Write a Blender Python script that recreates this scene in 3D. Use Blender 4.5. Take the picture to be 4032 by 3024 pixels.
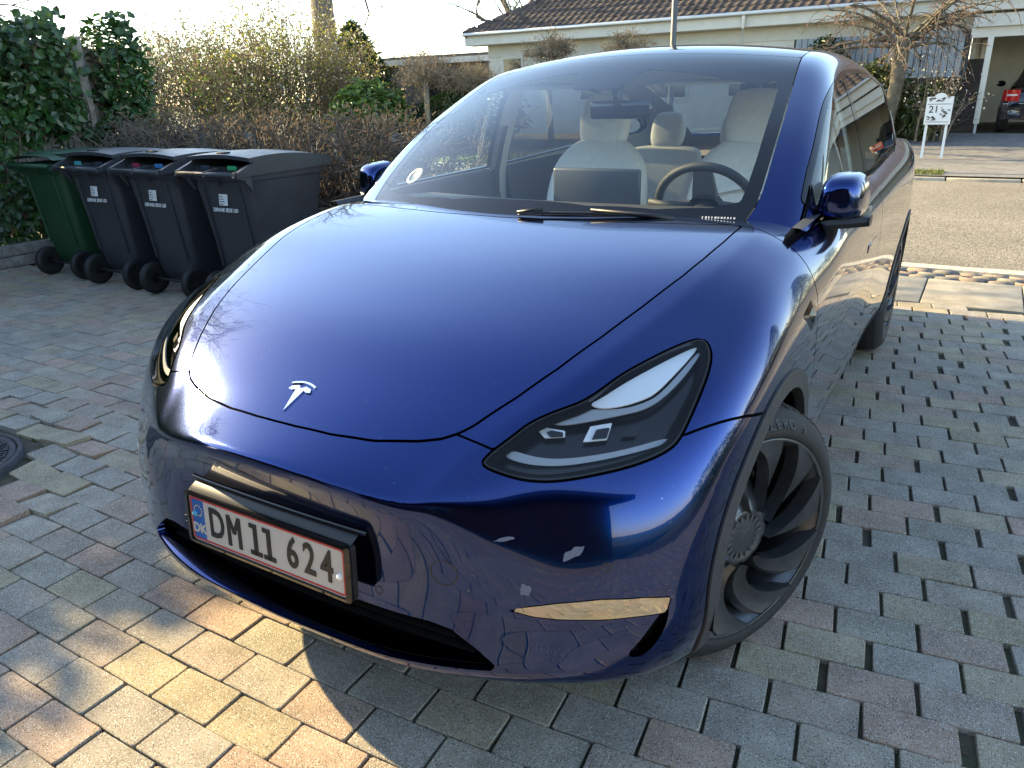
import bpy, bmesh, math, random
import numpy as np
from mathutils import Matrix, Vector, noise as mnoise
random.seed(7); rng = np.random.default_rng(7)
for o in list(bpy.data.objects): bpy.data.objects.remove(o)
SC = bpy.context.scene; COL = SC.collection
# ---------------------------------------------------------------- camera
CAM = np.array([1.26989, -1.77307, 1.44383]); YAW, PIT, ROL, FPX = -0.550198, -0.36652, -0.030246, 2976.23
def cam_axes():
    f = np.array([math.sin(YAW)*math.cos(PIT), math.cos(YAW)*math.cos(PIT), math.sin(PIT)])
    r0 = np.array([math.cos(YAW), -math.sin(YAW), 0.0]); u0 = np.cross(r0, f)
    r = r0*math.cos(ROL)+u0*math.sin(ROL); u = -r0*math.sin(ROL)+u0*math.cos(ROL)
    return r, u, f
cr, cu, cf = cam_axes()
cd = bpy.data.cameras.new('camera'); co = bpy.data.objects.new('camera', cd); COL.objects.link(co)
co.matrix_world = Matrix(((cr[0], cu[0], -cf[0], CAM[0]), (cr[1], cu[1], -cf[1], CAM[1]), (cr[2], cu[2], -cf[2], CAM[2]), (0, 0, 0, 1)))
cd.sensor_fit = 'HORIZONTAL'; cd.sensor_width = 36.0; cd.lens = 36.0*FPX/4032.0
cd.clip_start = 0.02; cd.clip_end = 2000.0
SC.camera = co
def pray(px, py):
    """direction through a photograph pixel (4032 x 3024)"""
    return (px-2016.0)/FPX*cr-(py-1512.0)/FPX*cu+cf
def at_z(px, py, z=0.0):
    d = pray(px, py); return CAM+d*((z-CAM[2])/d[2])
def at_y(px, py, y):
    d = pray(px, py); return CAM+d*((y-CAM[1])/d[1])
def at_x(px, py, x):
    d = pray(px, py); return CAM+d*((x-CAM[0])/d[0])
# ---------------------------------------------------------------- sky and sun
SUN_EL = math.radians(25.0); SUN_AZ = math.radians(179.0)      # azimuth measured from +X, counter-clockwise
sdir = Vector((math.cos(SUN_EL)*math.cos(SUN_AZ), math.cos(SUN_EL)*math.sin(SUN_AZ), math.sin(SUN_EL)))
wd = bpy.data.worlds.new('World'); SC.world = wd; wd.use_nodes = True
wn = wd.node_tree.nodes; wl = wd.node_tree.links
for n in list(wn): wn.remove(n)
sky = wn.new('ShaderNodeTexSky'); sky.sky_type = 'NISHITA'; sky.sun_disc = False
sky.sun_elevation = SUN_EL; sky.sun_rotation = math.radians(90.0)-SUN_AZ
sky.air_density = 1.0; sky.dust_density = 0.25; sky.ozone_density = 2.0; sky.altitude = 20
bg = wn.new('ShaderNodeBackground'); bg.inputs['Strength'].default_value = 0.15
wo = wn.new('ShaderNodeOutputWorld'); wt_ = wn.new('ShaderNodeMix'); wt_.data_type = 'RGBA'; wt_.blend_type = 'MULTIPLY'; wt_.inputs['Factor'].default_value = 1.0; wt_.inputs['B'].default_value = (1.10, 1.0, .88, 1)
wl.new(sky.outputs[0], wt_.inputs['A']); wl.new(wt_.outputs['Result'], bg.inputs[0]); wl.new(bg.outputs[0], wo.inputs[0])
sl = bpy.data.lights.new('sun', 'SUN'); sl.energy = 5.0; sl.angle = math.radians(0.55); sl.color = (1.0, 0.77, 0.40)
so = bpy.data.objects.new('sun', sl); COL.objects.link(so); so.location = (-20, 0, 20)
so.rotation_euler = (-sdir).to_track_quat('-Z', 'Y').to_euler()
SC.view_settings.view_transform = 'Standard'; SC.view_settings.look = 'None'
SC.view_settings.gamma = 1.0; SC.view_settings.use_curve_mapping = False
SC.view_settings.exposure = 2.0
SC.render.engine = 'CYCLES'
SC.cycles.max_bounces = 10; SC.cycles.transparent_max_bounces = 24; SC.cycles.glossy_bounces = 6
SC.cycles.transmission_bounces = 8; SC.cycles.sample_clamp_indirect = 8.0
# ---------------------------------------------------------------- materials
MATS = {}
def mat(name, col=(.5, .5, .5), rough=.5, metal=0.0, coat=0.0, spec=.5, **kw):
    if name in MATS: return MATS[name]
    m = bpy.data.materials.new(name); m.use_nodes = True; b = m.node_tree.nodes['Principled BSDF']
    b.inputs['Base Color'].default_value = (*col, 1); b.inputs['Roughness'].default_value = rough
    b.inputs['Metallic'].default_value = metal; b.inputs['Coat Weight'].default_value = coat
    b.inputs['Coat Roughness'].default_value = kw.get('coat_rough', .02); b.inputs['Specular IOR Level'].default_value = spec
    if 'sub' in kw: b.inputs['Transmission Weight'].default_value = 0
    MATS[name] = m; return m
def nd(m, t, **kw):
    n = m.node_tree.nodes.new(t)
    for k, v in kw.items(): setattr(n, k, v)
    return n
def lk(m, a, b): m.node_tree.links.new(a, b)
def bsdf(m): return m.node_tree.nodes['Principled BSDF']
def vary(m, scale=30, amt=.35, bump=0.0, bscale=None, detail=6, coords='Object', col2=None, rough_var=0.0, objrand=0.0):
    """noise-driven colour variation, bump and roughness on a principled material"""
    b = bsdf(m); base = tuple(b.inputs['Base Color'].default_value)
    tc = nd(m, 'ShaderNodeTexCoord'); nz = nd(m, 'ShaderNodeTexNoise'); nz.inputs['Scale'].default_value = scale; nz.inputs['Detail'].default_value = detail
    lk(m, tc.outputs[coords], nz.inputs['Vector'])
    mx = nd(m, 'ShaderNodeMix', data_type='RGBA')
    c2 = col2 if col2 else tuple(c*(1-amt) for c in base[:3]); c1 = base[:3] if col2 else tuple(min(1, c*(1+amt)) for c in base[:3])
    mx.inputs['A'].default_value = (*c2, 1); mx.inputs['B'].default_value = (*c1, 1)
    mr = nd(m, 'ShaderNodeMapRange'); mr.inputs[1].default_value = .3; mr.inputs[2].default_value = .7
    lk(m, nz.outputs['Fac'], mr.inputs[0]); lk(m, mr.outputs[0], mx.inputs['Factor'])
    out = mx.outputs['Result']
    if objrand:
        oi = nd(m, 'ShaderNodeObjectInfo'); hs = nd(m, 'ShaderNodeHueSaturation'); m2 = nd(m, 'ShaderNodeMapRange')
        m2.inputs[3].default_value = 1-objrand; m2.inputs[4].default_value = 1+objrand
        lk(m, oi.outputs['Random'], m2.inputs[0]); lk(m, m2.outputs[0], hs.inputs['Value']); lk(m, out, hs.inputs['Color']); out = hs.outputs['Color']
    lk(m, out, b.inputs['Base Color'])
    if bump:
        n2 = nd(m, 'ShaderNodeTexNoise'); n2.inputs['Scale'].default_value = bscale or scale*4; n2.inputs['Detail'].default_value = 8
        lk(m, tc.outputs[coords], n2.inputs['Vector'])
        bp = nd(m, 'ShaderNodeBump'); bp.inputs['Strength'].default_value = min(1, bump); bp.inputs['Distance'].default_value = .01
        lk(m, n2.outputs['Fac'], bp.inputs['Height']); lk(m, bp.outputs[0], b.inputs['Normal'])
    if rough_var:
        r0 = b.inputs['Roughness'].default_value; m3 = nd(m, 'ShaderNodeMapRange'); m3.inputs[3].default_value = max(0, r0-rough_var); m3.inputs[4].default_value = min(1, r0+rough_var)
        lk(m, nz.outputs['Fac'], m3.inputs[0]); lk(m, m3.outputs[0], b.inputs['Roughness'])
    return m
def glassmat(name, tint=(.85, .92, .9), rough=0.0, boost=0.0, k=1.1):
    if name in MATS: return MATS[name]
    m = bpy.data.materials.new(name); m.use_nodes = True; t = m.node_tree
    for n in list(t.nodes): t.nodes.remove(n)
    o = t.nodes.new('ShaderNodeOutputMaterial'); mx = t.nodes.new('ShaderNodeMixShader'); tr = t.nodes.new('ShaderNodeBsdfTransparent'); gl = t.nodes.new('ShaderNodeBsdfGlossy')
    fr = t.nodes.new('ShaderNodeFresnel'); fr.inputs[0].default_value = 1.52
    tr.inputs[0].default_value = (*tint, 1); gl.inputs['Roughness'].default_value = rough; gl.inputs['Color'].default_value = (1, 1, 1, 1)
    ma = t.nodes.new('ShaderNodeMath'); ma.operation = 'MULTIPLY_ADD'; ma.inputs[1].default_value = k; ma.inputs[2].default_value = boost; ma.use_clamp = True
    # two faces of a pane: reflect alike from inside and outside
    ge = t.nodes.new('ShaderNodeNewGeometry'); fi = t.nodes.new('ShaderNodeMix'); fi.data_type = 'FLOAT'; fi.inputs['A'].default_value = 1.52; fi.inputs['B'].default_value = 1/1.52
    t.links.new(ge.outputs['Backfacing'], fi.inputs['Factor']); t.links.new(fi.outputs['Result'], fr.inputs[0])
    t.links.new(fr.outputs[0], ma.inputs[0]); t.links.new(ma.outputs[0], mx.inputs[0]); t.links.new(tr.outputs[0], mx.inputs[1]); t.links.new(gl.outputs[0], mx.inputs[2]); t.links.new(mx.outputs[0], o.inputs[0])
    MATS[name] = m; return m
# ---------------------------------------------------------------- objects
def tag(o, label=None, cat=None, group=None, kind=None):
    if label: o['label'] = label
    if cat: o['category'] = cat
    if group: o['group'] = group
    if kind: o['kind'] = kind
    return o
def empty(name, loc=(0, 0, 0), rz=0.0, parent=None):
    o = bpy.data.objects.new(name, None); COL.objects.link(o); o.location = loc; o.rotation_euler = (0, 0, rz); o.empty_display_size = .05
    if parent: o.parent = parent
    return o
def link(name, me, m=None, parent=None, loc=None):
    o = bpy.data.objects.new(name, me); COL.objects.link(o)
    if m is not None and len(me.materials) == 0: me.materials.append(m)
    if parent: o.parent = parent
    if loc is not None: o.location = loc
    return o
def npmesh(name, V, F, N=None, smooth=True):
    """V (n,3), F list/array of polygons (all same length arrays allowed)"""
    me = bpy.data.meshes.new(name)
    F = np.asarray(F)
    me.vertices.add(len(V)); me.vertices.foreach_set('co', np.asarray(V, np.float32).ravel())
    k = F.shape[1]; me.loops.add(F.size); me.loops.foreach_set('vertex_index', F.astype(np.int32).ravel())
    me.polygons.add(len(F)); me.polygons.foreach_set('loop_start', np.arange(0, F.size, k, dtype=np.int32))
    me.update(calc_edges=True)
    me.polygons.foreach_set('use_smooth', np.full(len(F), smooth))
    if N is not None: me.normals_split_custom_set_from_vertices(np.asarray(N, float))
    me.validate(); return me
class MB:
    """small mesh builder; build() links what was collected as ONE mesh object"""
    def __init__(s): s.v = []; s.f = []; s.sm = []
    def add(s, vs, fs, M=None, smooth=False):
        n = len(s.v)
        for p in vs: s.v.append(tuple(M @ Vector(p)) if M is not None else tuple(p))
        for q in fs: s.f.append(tuple(i+n for i in q)); s.sm.append(smooth)
        return s
    def box(s, x0, x1, y0, y1, z0, z1, M=None, b=0.0):
        if b <= 0:
            vs = [(x, y, z) for z in (z0, z1) for y in (y0, y1) for x in (x0, x1)]
            return s.add(vs, [(0, 2, 3, 1), (4, 5, 7, 6), (0, 1, 5, 4), (2, 6, 7, 3), (0, 4, 6, 2), (1, 3, 7, 5)], M)
        bm = bmesh.new(); bmesh.ops.create_cube(bm, size=1.0)
        for v in bm.verts: v.co = Vector(((x0+x1)/2+v.co.x*(x1-x0), (y0+y1)/2+v.co.y*(y1-y0), (z0+z1)/2+v.co.z*(z1-z0)))
        bmesh.ops.bevel(bm, geom=list(bm.edges), offset=b, segments=2, profile=.5, affect='EDGES')
        return s.bm(bm, M, True)
    def bm(s, bm, M=None, smooth=False):
        bm.verts.index_update(); s.add([v.co[:] for v in bm.verts], [tuple(v.index for v in f.verts) for f in bm.faces], M, smooth); bm.free(); return s
    def tube(s, pts, rad, seg=8, M=None, cap=True, smooth=True):
        pts = [Vector(p) for p in pts]; n = len(pts); rs = rad if hasattr(rad, '__len__') else [rad]*n
        vs = []; fs = []; up = None
        for i, p in enumerate(pts):
            t = (pts[min(i+1, n-1)]-pts[max(i-1, 0)]).normalized()
            if up is None:
                up = Vector((0, 0, 1)) if abs(t.z) < .9 else Vector((1, 0, 0))
            a = t.cross(up).normalized(); up = a.cross(t).normalized()
            for k in range(seg):
                w = 2*math.pi*k/seg; vs.append(p+(a*math.cos(w)+up*math.sin(w))*rs[i])
        for i in range(n-1):
            for k in range(seg):
                fs.append((i*seg+k, i*seg+(k+1) % seg, (i+1)*seg+(k+1) % seg, (i+1)*seg+k))
        if cap: fs.append(tuple(range(seg-1, -1, -1))); fs.append(tuple((n-1)*seg+k for k in range(seg)))
        return s.add(vs, fs, M, smooth)
    def lathe(s, prof, seg=48, M=None, closed=False, smooth=True):
        """prof (r, h): revolved about local Z"""
        vs = []; fs = []; n = len(prof)
        for k in range(seg):
            w = 2*math.pi*k/seg
            for r, h in prof: vs.append((r*math.cos(w), r*math.sin(w), h))
        for k in range(seg):
            k2 = (k+1) % seg
            for i in range(n if closed else n-1):
                j = (i+1) % n; fs.append((k*n+i, k2*n+i, k2*n+j, k*n+j))
        return s.add(vs, fs, M, smooth)
    def prism(s, poly, z0, z1, M=None, smooth=False):
        n = len(poly); vs = [(x, y, z0) for x, y in poly]+[(x, y, z1) for x, y in poly]
        fs = [tuple(range(n-1, -1, -1)), tuple(range(n, 2*n))]+[(i, (i+1) % n, n+(i+1) % n, n+i) for i in range(n)]
        return s.add(vs, fs, M, smooth)
    def grid(s, P, M=None, smooth=True, wrap=False):
        """P[i][j] points"""
        a = len(P); b = len(P[0]); vs = [p for r in P for p in r]; fs = []
        for i in range(a-1):
            for j in range(b if wrap else b-1):
                j2 = (j+1) % b; fs.append((i*b+j, i*b+j2, (i+1)*b+j2, (i+1)*b+j))
        return s.add(vs, fs, M, smooth)
    def mesh(s, name, autosm=None):
        me = bpy.data.meshes.new(name); me.from_pydata(s.v, [], s.f); me.polygons.foreach_set('use_smooth', s.sm); me.update(); return me
    def build(s, name, m, parent=None, loc=None, rz=None, sharp=None):
        me = s.mesh(name)
        if sharp is not None: me.set_sharp_from_angle(angle=math.radians(sharp))
        o = link(name, me, m, parent, loc)
        if rz is not None: o.rotation_euler = (0, 0, rz)
        return o
def copy_tree(o, parent=None):
    c = o.copy(); COL.objects.link(c); c.parent = parent
    for ch in o.children: copy_tree(ch, c)
    return c
def Rz(a): return Matrix.Rotation(a, 4, 'Z')
def Rx(a): return Matrix.Rotation(a, 4, 'X')
def Ry(a): return Matrix.Rotation(a, 4, 'Y')
def T(x, y, z): return Matrix.Translation((x, y, z))
def text_mesh(txt, size, depth=0.002, align='CENTER', bold=0.0, sx=1.0):
    cu_ = bpy.data.curves.new('txt', 'FONT'); cu_.body = txt; cu_.size = size; cu_.extrude = depth; cu_.align_x = align; cu_.align_y = 'CENTER'; cu_.offset = bold; cu_.resolution_u = 3
    ob = bpy.data.objects.new('txt', cu_); COL.objects.link(ob); bpy.context.view_layer.update()
    me = bpy.data.meshes.new_from_object(ob.evaluated_get(bpy.context.evaluated_depsgraph_get()))
    bpy.data.objects.remove(ob); bpy.data.curves.remove(cu_)
    if sx != 1.0:
        for v in me.vertices: v.co.x *= sx
    return me
def text_obj(name, txt, size, m, M, parent, depth=.001, align='CENTER', bold=0.0, sx=1.0):
    me = text_mesh(txt, size, depth, align, bold, sx); me.transform(M); me.materials.clear(); return link(name, me, m, parent)
def lerp(a, b, t): return a+(b-a)*t
def sstep(a, b, x):
    t = np.clip((x-a)/(b-a), 0, 1); return t*t*(3-2*t)
# ================================================================ setting: ground, paving, road
def posmat(m):
    g = nd(m, 'ShaderNodeNewGeometry'); return g.outputs['Position']
def stone_mat(name, speck=1.0, attr='pc', base=(.2, .2, .2), sc=1.0):
    """concrete stone: colour from a face attribute, light and dark aggregate specks, fine relief"""
    m = mat(name, base, .85, spec=.25); b = bsdf(m); P = posmat(m)
    if attr:
        at = nd(m, 'ShaderNodeAttribute'); at.attribute_name = attr; col = at.outputs['Color']
    else:
        rgb = nd(m, 'ShaderNodeRGB'); rgb.outputs[0].default_value = (*base, 1); col = rgb.outputs[0]
    n1 = nd(m, 'ShaderNodeTexNoise'); n1.inputs['Scale'].default_value = 9*sc; n1.inputs['Detail'].default_value = 8; lk(m, P, n1.inputs['Vector'])
    mr = nd(m, 'ShaderNodeMapRange'); mr.inputs[1].default_value = .25; mr.inputs[2].default_value = .75; mr.inputs[3].default_value = .72; mr.inputs[4].default_value = 1.22; lk(m, n1.outputs['Fac'], mr.inputs[0])
    mul = nd(m, 'ShaderNodeMix', data_type='RGBA', blend_type='MULTIPLY'); mul.inputs['Factor'].default_value = 1; lk(m, col, mul.inputs['A']); lk(m, mr.outputs[0], mul.inputs['B'])
    out = mul.outputs['Result']
    n0 = nd(m, 'ShaderNodeTexNoise'); n0.inputs['Scale'].default_value = 1.4; n0.inputs['Detail'].default_value = 7; n0.inputs['Roughness'].default_value = .65; lk(m, P, n0.inputs['Vector'])
    mr0 = nd(m, 'ShaderNodeMapRange'); mr0.inputs[1].default_value = .3; mr0.inputs[2].default_value = .7; mr0.inputs[3].default_value = .88; mr0.inputs[4].default_value = 1.20; lk(m, n0.outputs['Fac'], mr0.inputs[0])
    mu0 = nd(m, 'ShaderNodeMix', data_type='RGBA', blend_type='MULTIPLY'); mu0.inputs['Factor'].default_value = 1; lk(m, out, mu0.inputs['A']); lk(m, mr0.outputs[0], mu0.inputs['B']); out = mu0.outputs['Result']
    for scale, lo, hi, c in ((230*sc, .0, .16, (.72, .72, .68)), (170*sc, .0, .15, (.035, .035, .04)), (420*sc, .0, .20, (.42, .42, .40)), (520*sc, 0, .2, (.06, .06, .06))):
        v = nd(m, 'ShaderNodeTexVoronoi'); v.inputs['Scale'].default_value = scale; lk(m, P, v.inputs['Vector'])
        # only some of the cells carry a chip
        sp = nd(m, 'ShaderNodeSeparateColor'); lk(m, v.outputs['Color'], sp.inputs[0]); th = nd(m, 'ShaderNodeMath', operation='GREATER_THAN'); th.inputs[1].default_value = .56; lk(m, sp.outputs[0], th.inputs[0])
        m2 = nd(m, 'ShaderNodeMapRange'); m2.inputs[1].default_value = .26; m2.inputs[2].default_value = .36; m2.inputs[3].default_value = .85*speck; m2.inputs[4].default_value = 0; lk(m, v.outputs['Distance'], m2.inputs[0])
        f = nd(m, 'ShaderNodeMath', operation='MULTIPLY'); lk(m, m2.outputs[0], f.inputs[0]); lk(m, th.outputs[0], f.inputs[1])
        mx = nd(m, 'ShaderNodeMix', data_type='RGBA'); mx.inputs['B'].default_value = (*c, 1); lk(m, f.outputs[0], mx.inputs['Factor']); lk(m, out, mx.inputs['A']); out = mx.outputs['Result']
    lk(m, out, b.inputs['Base Color'])
    n2 = nd(m, 'ShaderNodeTexNoise'); n2.inputs['Scale'].default_value = 260*sc; n2.inputs['Detail'].default_value = 6; lk(m, P, n2.inputs['Vector'])
    bp = nd(m, 'ShaderNodeBump'); bp.inputs['Strength'].default_value = .75; bp.inputs['Distance'].default_value = .004; lk(m, n2.outputs['Fac'], bp.inputs['Height']); lk(m, bp.outputs[0], b.inputs['Normal'])
    return m
def set_attr(me, col):
    a = me.attributes.new('pc', 'FLOAT_COLOR', 'POINT'); a.data.foreach_set('color', np.tile(np.array([*col, 1.0], np.float32), len(me.vertices))) if np.ndim(col) == 1 else a.data.foreach_set('color', np.asarray(col, np.float32).ravel())
soil = vary(mat('joint_soil', (.085, .070, .050), .95), 14, .5, .6, 90, coords='Object', col2=(.045, .050, .022))
def plate(name, x0, x1, y0, y1, z_, m, kind='structure', thick=.2):
    b_ = MB(); b_.box(x0, x1, y0, y1, z_-thick, z_); return tag(b_.build(name, m), kind=kind)
gb = MB(); gb.add([(-400, -400, -.12), (400, -400, -.12), (400, 400, -.12), (-400, 400, -.12)], [(0, 1, 2, 3)])
tag(gb.build('ground', vary(mat('far_ground', (.10, .11, .05), .95), .6, .3)), kind='structure')
drive = plate('driveway', -8.2, 6.5, -7.0, 4.079, -.016, soil)
PV = stone_mat('paver_concrete')
PC = [(.205, .196, .180), (.196, .190, .180), (.212, .198, .172), (.232, .182, .156), (.226, .186, .162), (.222, .203, .150), (.196, .192, .170), (.188, .182, .172), (.215, .192, .172), (.224, .204, .160)]
def paver_mesh(L, W, H, col, k):
    b_ = MB(); r = random.Random(k); c = .002; x, y = L/2, W/2
    j = lambda: r.uniform(-.0016, .0016)
    low = [(-x, -y), (x, -y), (x, y), (-x, y)]; ch = .005
    ring0 = [(px+j(), py+j()) for px, py in ((-x+ch, -y), (x-ch, -y), (x, -y+ch), (x, y-ch), (x-ch, y), (-x+ch, y), (-x, y-ch), (-x, -y+ch))]
    vs = [(px, py, -H) for px, py in ring0]+[(px, py, -.0022) for px, py in ring0]+[(px-math.copysign(c, px), py-math.copysign(c, py), .0) for px, py in ring0]
    fs = [(i, (i+1) % 8, 8+(i+1) % 8, 8+i) for i in range(8)]+[(8+i, 8+(i+1) % 8, 16+(i+1) % 8, 16+i) for i in range(8)]+[tuple(range(16, 24))]
    b_.add(vs, fs); me = b_.mesh('paver'); set_attr(me, col); me.materials.append(PV); return me
pv_meshes = [paver_mesh(.2055, .1235, .07, tuple(np.array(PC[k % len(PC)])*[1.55, 1.40, 1.18]*random.uniform(.92, 1.1)), k) for k in range(30)]
MHC = (-2.42, -.58); MHR = .345
def pave_h(x):                                         # rows bend slightly towards the right-hand side of the drive
    t = np.clip((x+.6)/1.8, 0, 1); I = 1.8*(t**3-.5*t**4); return .125*(I+np.maximum(x-1.2, 0))
def pave_m(x): t = np.clip((x+.6)/1.8, 0, 1); return .125*t*t*(3-2*t)
spots = []
for row in range(-56, 36):
    yb = row*.1265; x = -7.6+(.105 if row % 2 else 0)+random.uniform(-.012, .012)
    while x < 4.6:
        gap = .003+(random.random()**3)*.020*float(sstep(.95, 1.35, x))+(random.random() < .15)*.010*float(sstep(.9, 1.2, x))
        y = yb+float(pave_h(x)); x += gap
        if -6.6 < y < 4.06 and not (math.hypot(x-MHC[0], y-MHC[1]) < MHR+.10) and not (y > 1.7 and x < -6.75+.25*(y-1.7)): spots.append((x, y, float(pave_m(x))))
        x += .2095
def bulge(x, y):
    d = math.hypot(x-MHC[0], y-MHC[1]); return max(0, 1-(d-.35)/.75)
def pix(P):
    d = np.array(P)-CAM; w = d@cf; return (512+FPX/4032*1024*(d@cr)/w, 384-FPX/4032*1024*(d@cu)/w, w)
pav = []
for x, y, m_ in spots:
    px, py, w = pix((x, y, 0)); vis = w > .2 and -40 < px < 1064 and -20 < py < 800
    hidden = (-.80 < x < .72 and -.45 < y < 3.6)
    pav.append((x, y, m_, w, vis and not hidden))
order = sorted([i for i, p in enumerate(pav) if p[4]], key=lambda i: pav[i][3]); single = set(order[:290])
jv = []; jf = []; jc = []
base_co = [np.array([v.co[:] for v in me.vertices]) for me in pv_meshes]; base_cl = []
for me in pv_meshes:
    c = np.zeros(len(me.vertices)*4, np.float32); me.attributes['pc'].data.foreach_get('color', c); base_cl.append(c.reshape(-1, 4))
ring_f = [(i, (i+1) % 8, 8+(i+1) % 8, 8+i) for i in range(8)]+[(8+i, 8+(i+1) % 8, 16+(i+1) % 8, 16+i) for i in range(8)]+[(16, 17, 18, 19), (16, 19, 20, 23), (20, 21, 22, 23)]
nv = 0
for i, (x, y, m_, w, v) in enumerate(pav):
    k = random.randrange(len(pv_meshes)); b_ = bulge(x, y); z_ = random.gauss(0, .0016)+b_*random.uniform(-.004, .026)
    rx, ry = random.gauss(0, .006)+b_*random.gauss(0, .10), random.gauss(0, .006)+b_*random.gauss(0, .07); rz = math.atan(m_)+random.gauss(0, .008)+b_*random.gauss(0, .07)+(math.pi if random.random() < .5 else 0)
    M = T(x, y, z_) @ Rz(rz) @ Rx(rx) @ Ry(ry)
    if i in single:
        o = bpy.data.objects.new('paver', pv_meshes[k]); COL.objects.link(o); o.parent = drive; o.matrix_world = M
    else:
        A_ = np.array(M); jv.append(base_co[k]@A_[:3, :3].T+A_[:3, 3]); jc.append(base_cl[k]); jf.append(np.array(ring_f)+nv); nv += 24
me = npmesh('paver_field', np.vstack(jv), np.vstack(jf), smooth=False); set_attr(me, np.vstack(jc)); tag(link('paver_field', me, PV, drive), kind='stuff')
# moss and grit in the joints
mossm = vary(mat('moss', (.09, .085, .025), .95), 40, .4); n = 15000; mp = []
for _ in range(n):
    x = random.uniform(-3.4, 2.0); row = random.randrange(-14, 32); y = row*.1265+float(pave_h(x))+.06325+random.gauss(0, .0025)
    if mnoise.noise(Vector((x*1.7, y*1.7, 0))) > .02: mp.append((x, y))
mp = np.array(mp); n = len(mp); a = rng.uniform(0, 6.28, n); s = rng.uniform(.002, .0055, n); h = rng.uniform(.004, .012, n)
V = np.stack([np.c_[mp[:, 0]+s*np.cos(a+k*2.09), mp[:, 1]+s*np.sin(a+k*2.09), np.full(n, -.014)] for k in range(3)]+[np.c_[mp[:, 0]+rng.normal(0, .003, n), mp[:, 1]+rng.normal(0, .003, n), -.008+h]], 1).reshape(-1, 3)
F = (np.arange(n)*4)[:, None, None]+np.array([(0, 1, 3), (1, 2, 3), (2, 0, 3)])[None]
tag(link('joint_moss', npmesh('joint_moss', V, F.reshape(-1, 3), smooth=False), mossm), 'low green moss growing along the paver joints', 'moss', kind='stuff')
# dry leaf litter in the open joints
n = 900; xx = rng.uniform(1.0, 2.1, n); yy = rng.uniform(-1.2, 3.6, n); a = rng.uniform(0, 6.28, n); s = rng.uniform(.004, .010, n)
V = np.stack([np.c_[xx+s*np.cos(a+k*1.57), yy+s*np.sin(a+k*1.57)*.6, -.014+rng.uniform(0, .008, n)] for k in range(4)], 1).reshape(-1, 3)
tag(link('leaf_litter', npmesh('leaf_litter', V, np.arange(4*n).reshape(-1, 4), smooth=False), vary(mat('dry_leaf', (.16, .10, .06), .9), 30, .5)), 'crumbs of dry brown leaf in the open paver joints', 'leaf litter', kind='stuff')
# manhole cover with key pattern
iron = vary(mat('cast_iron', (.055, .055, .060), .55, .4), 35, .35, .3, 200)
mh = empty('manhole_cover', (MHC[0], MHC[1], .012)); tag(mh, 'round cast iron manhole cover with key pattern sunk among lifted pavers', 'manhole cover')
b_ = MB(); b_.lathe([(.0, .0), (.205, .0), (.207, .006), (.222, .006), (.224, .0), (.292, .0), (.294, .006), (.318, .006), (.320, -.01)], 72); b_.build('lid', iron, mh)
b_ = MB(); b_.lathe([(.324, -.02), (.324, .008), (.345, .008), (.350, -.10)], 72); b_.build('frame', iron, mh)
for k in range(22):
    M = Rz(2*math.pi*k/22)
    for bx in ((.228, .234, -.034, .034), (.234, .288, .028, .034), (.280, .286, -.016, .034), (.246, .286, -.022, -.016), (.246, .252, -.016, .014), (.252, .268, .008, .014)):
        q = MB(); q.box(*bx, -.001, .006, M); q.build('key_rib', iron, mh)
for k in range(9):
    q = MB(); q.box(-.16+abs(k-4)*.012, .16-abs(k-4)*.012, -.17+k*.042-.008, -.17+k*.042+.008, -.001, .005); q.build('tread_bar', iron, mh)
# slabs of the pavement, setts, road
slabm = stone_mat('slab_concrete', .45, None, (.29, .265, .215), .8)
pavement = plate('pavement', -40, 40, 4.08, 4.93, -.030, soil)
b_ = MB(); b_.box(-.308, .308, -.405, .405, -.06, .0, None, .006); slab_me = b_.mesh('slab'); slab_me.materials.append(slabm)
for k in range(-26, 14):
    o = bpy.data.objects.new('slab', slab_me); COL.objects.link(o); o.parent = pavement; o.location = (1.04+.3125+.625*k, 4.505, random.gauss(0, .002)); o.rotation_euler = (random.gauss(0, .004), random.gauss(0, .004), random.gauss(0, .004))
gutter = plate('gutter_strip', -40, 40, 4.93, 5.44, -.035, soil)
sett_ms = []
for k in range(8):
    bm = bmesh.new(); bmesh.ops.create_cube(bm, size=1.0); bmesh.ops.subdivide_edges(bm, edges=list(bm.edges), cuts=1, use_grid_fill=True); r = random.Random(k+50)
    for v in bm.verts:
        d = v.co.copy(); v.co = Vector((v.co.x*.17, v.co.y*.105, v.co.z*.10-.05)); rnd = .93 if (abs(d.x) > .4 and abs(d.y) > .4) else .99
        v.co.x *= rnd; v.co.y *= rnd; v.co += Vector((r.gauss(0, .006), r.gauss(0, .005), r.gauss(0, .004)))
        if d.z > .4 and (abs(d.x) > .4 or abs(d.y) > .4): v.co.z -= .006
    q = MB(); q.bm(bm, None, True); me = q.mesh('sett'); c = random.choice([(.20, .165, .13), (.16, .15, .14), (.24, .18, .135), (.19, .175, .15)]); set_attr(me, c); me.materials.append(stone_mat('sett_granite', .6)); sett_ms.append(me)
cnt = 0
for rowy in (4.985, 5.095, 5.205):
    x = -9.5+rowy % .1
    while x < 6.0:
        o = bpy.data.objects.new('sett', random.choice(sett_ms)); COL.objects.link(o); o.parent = gutter; o.location = (x, rowy+random.gauss(0, .006), .0+random.gauss(0, .004)); o.rotation_euler = (0, 0, random.gauss(0, .05)+random.choice((0, math.pi))); x += .176+random.uniform(-.004, .012)
b_ = MB(); P = []
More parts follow.
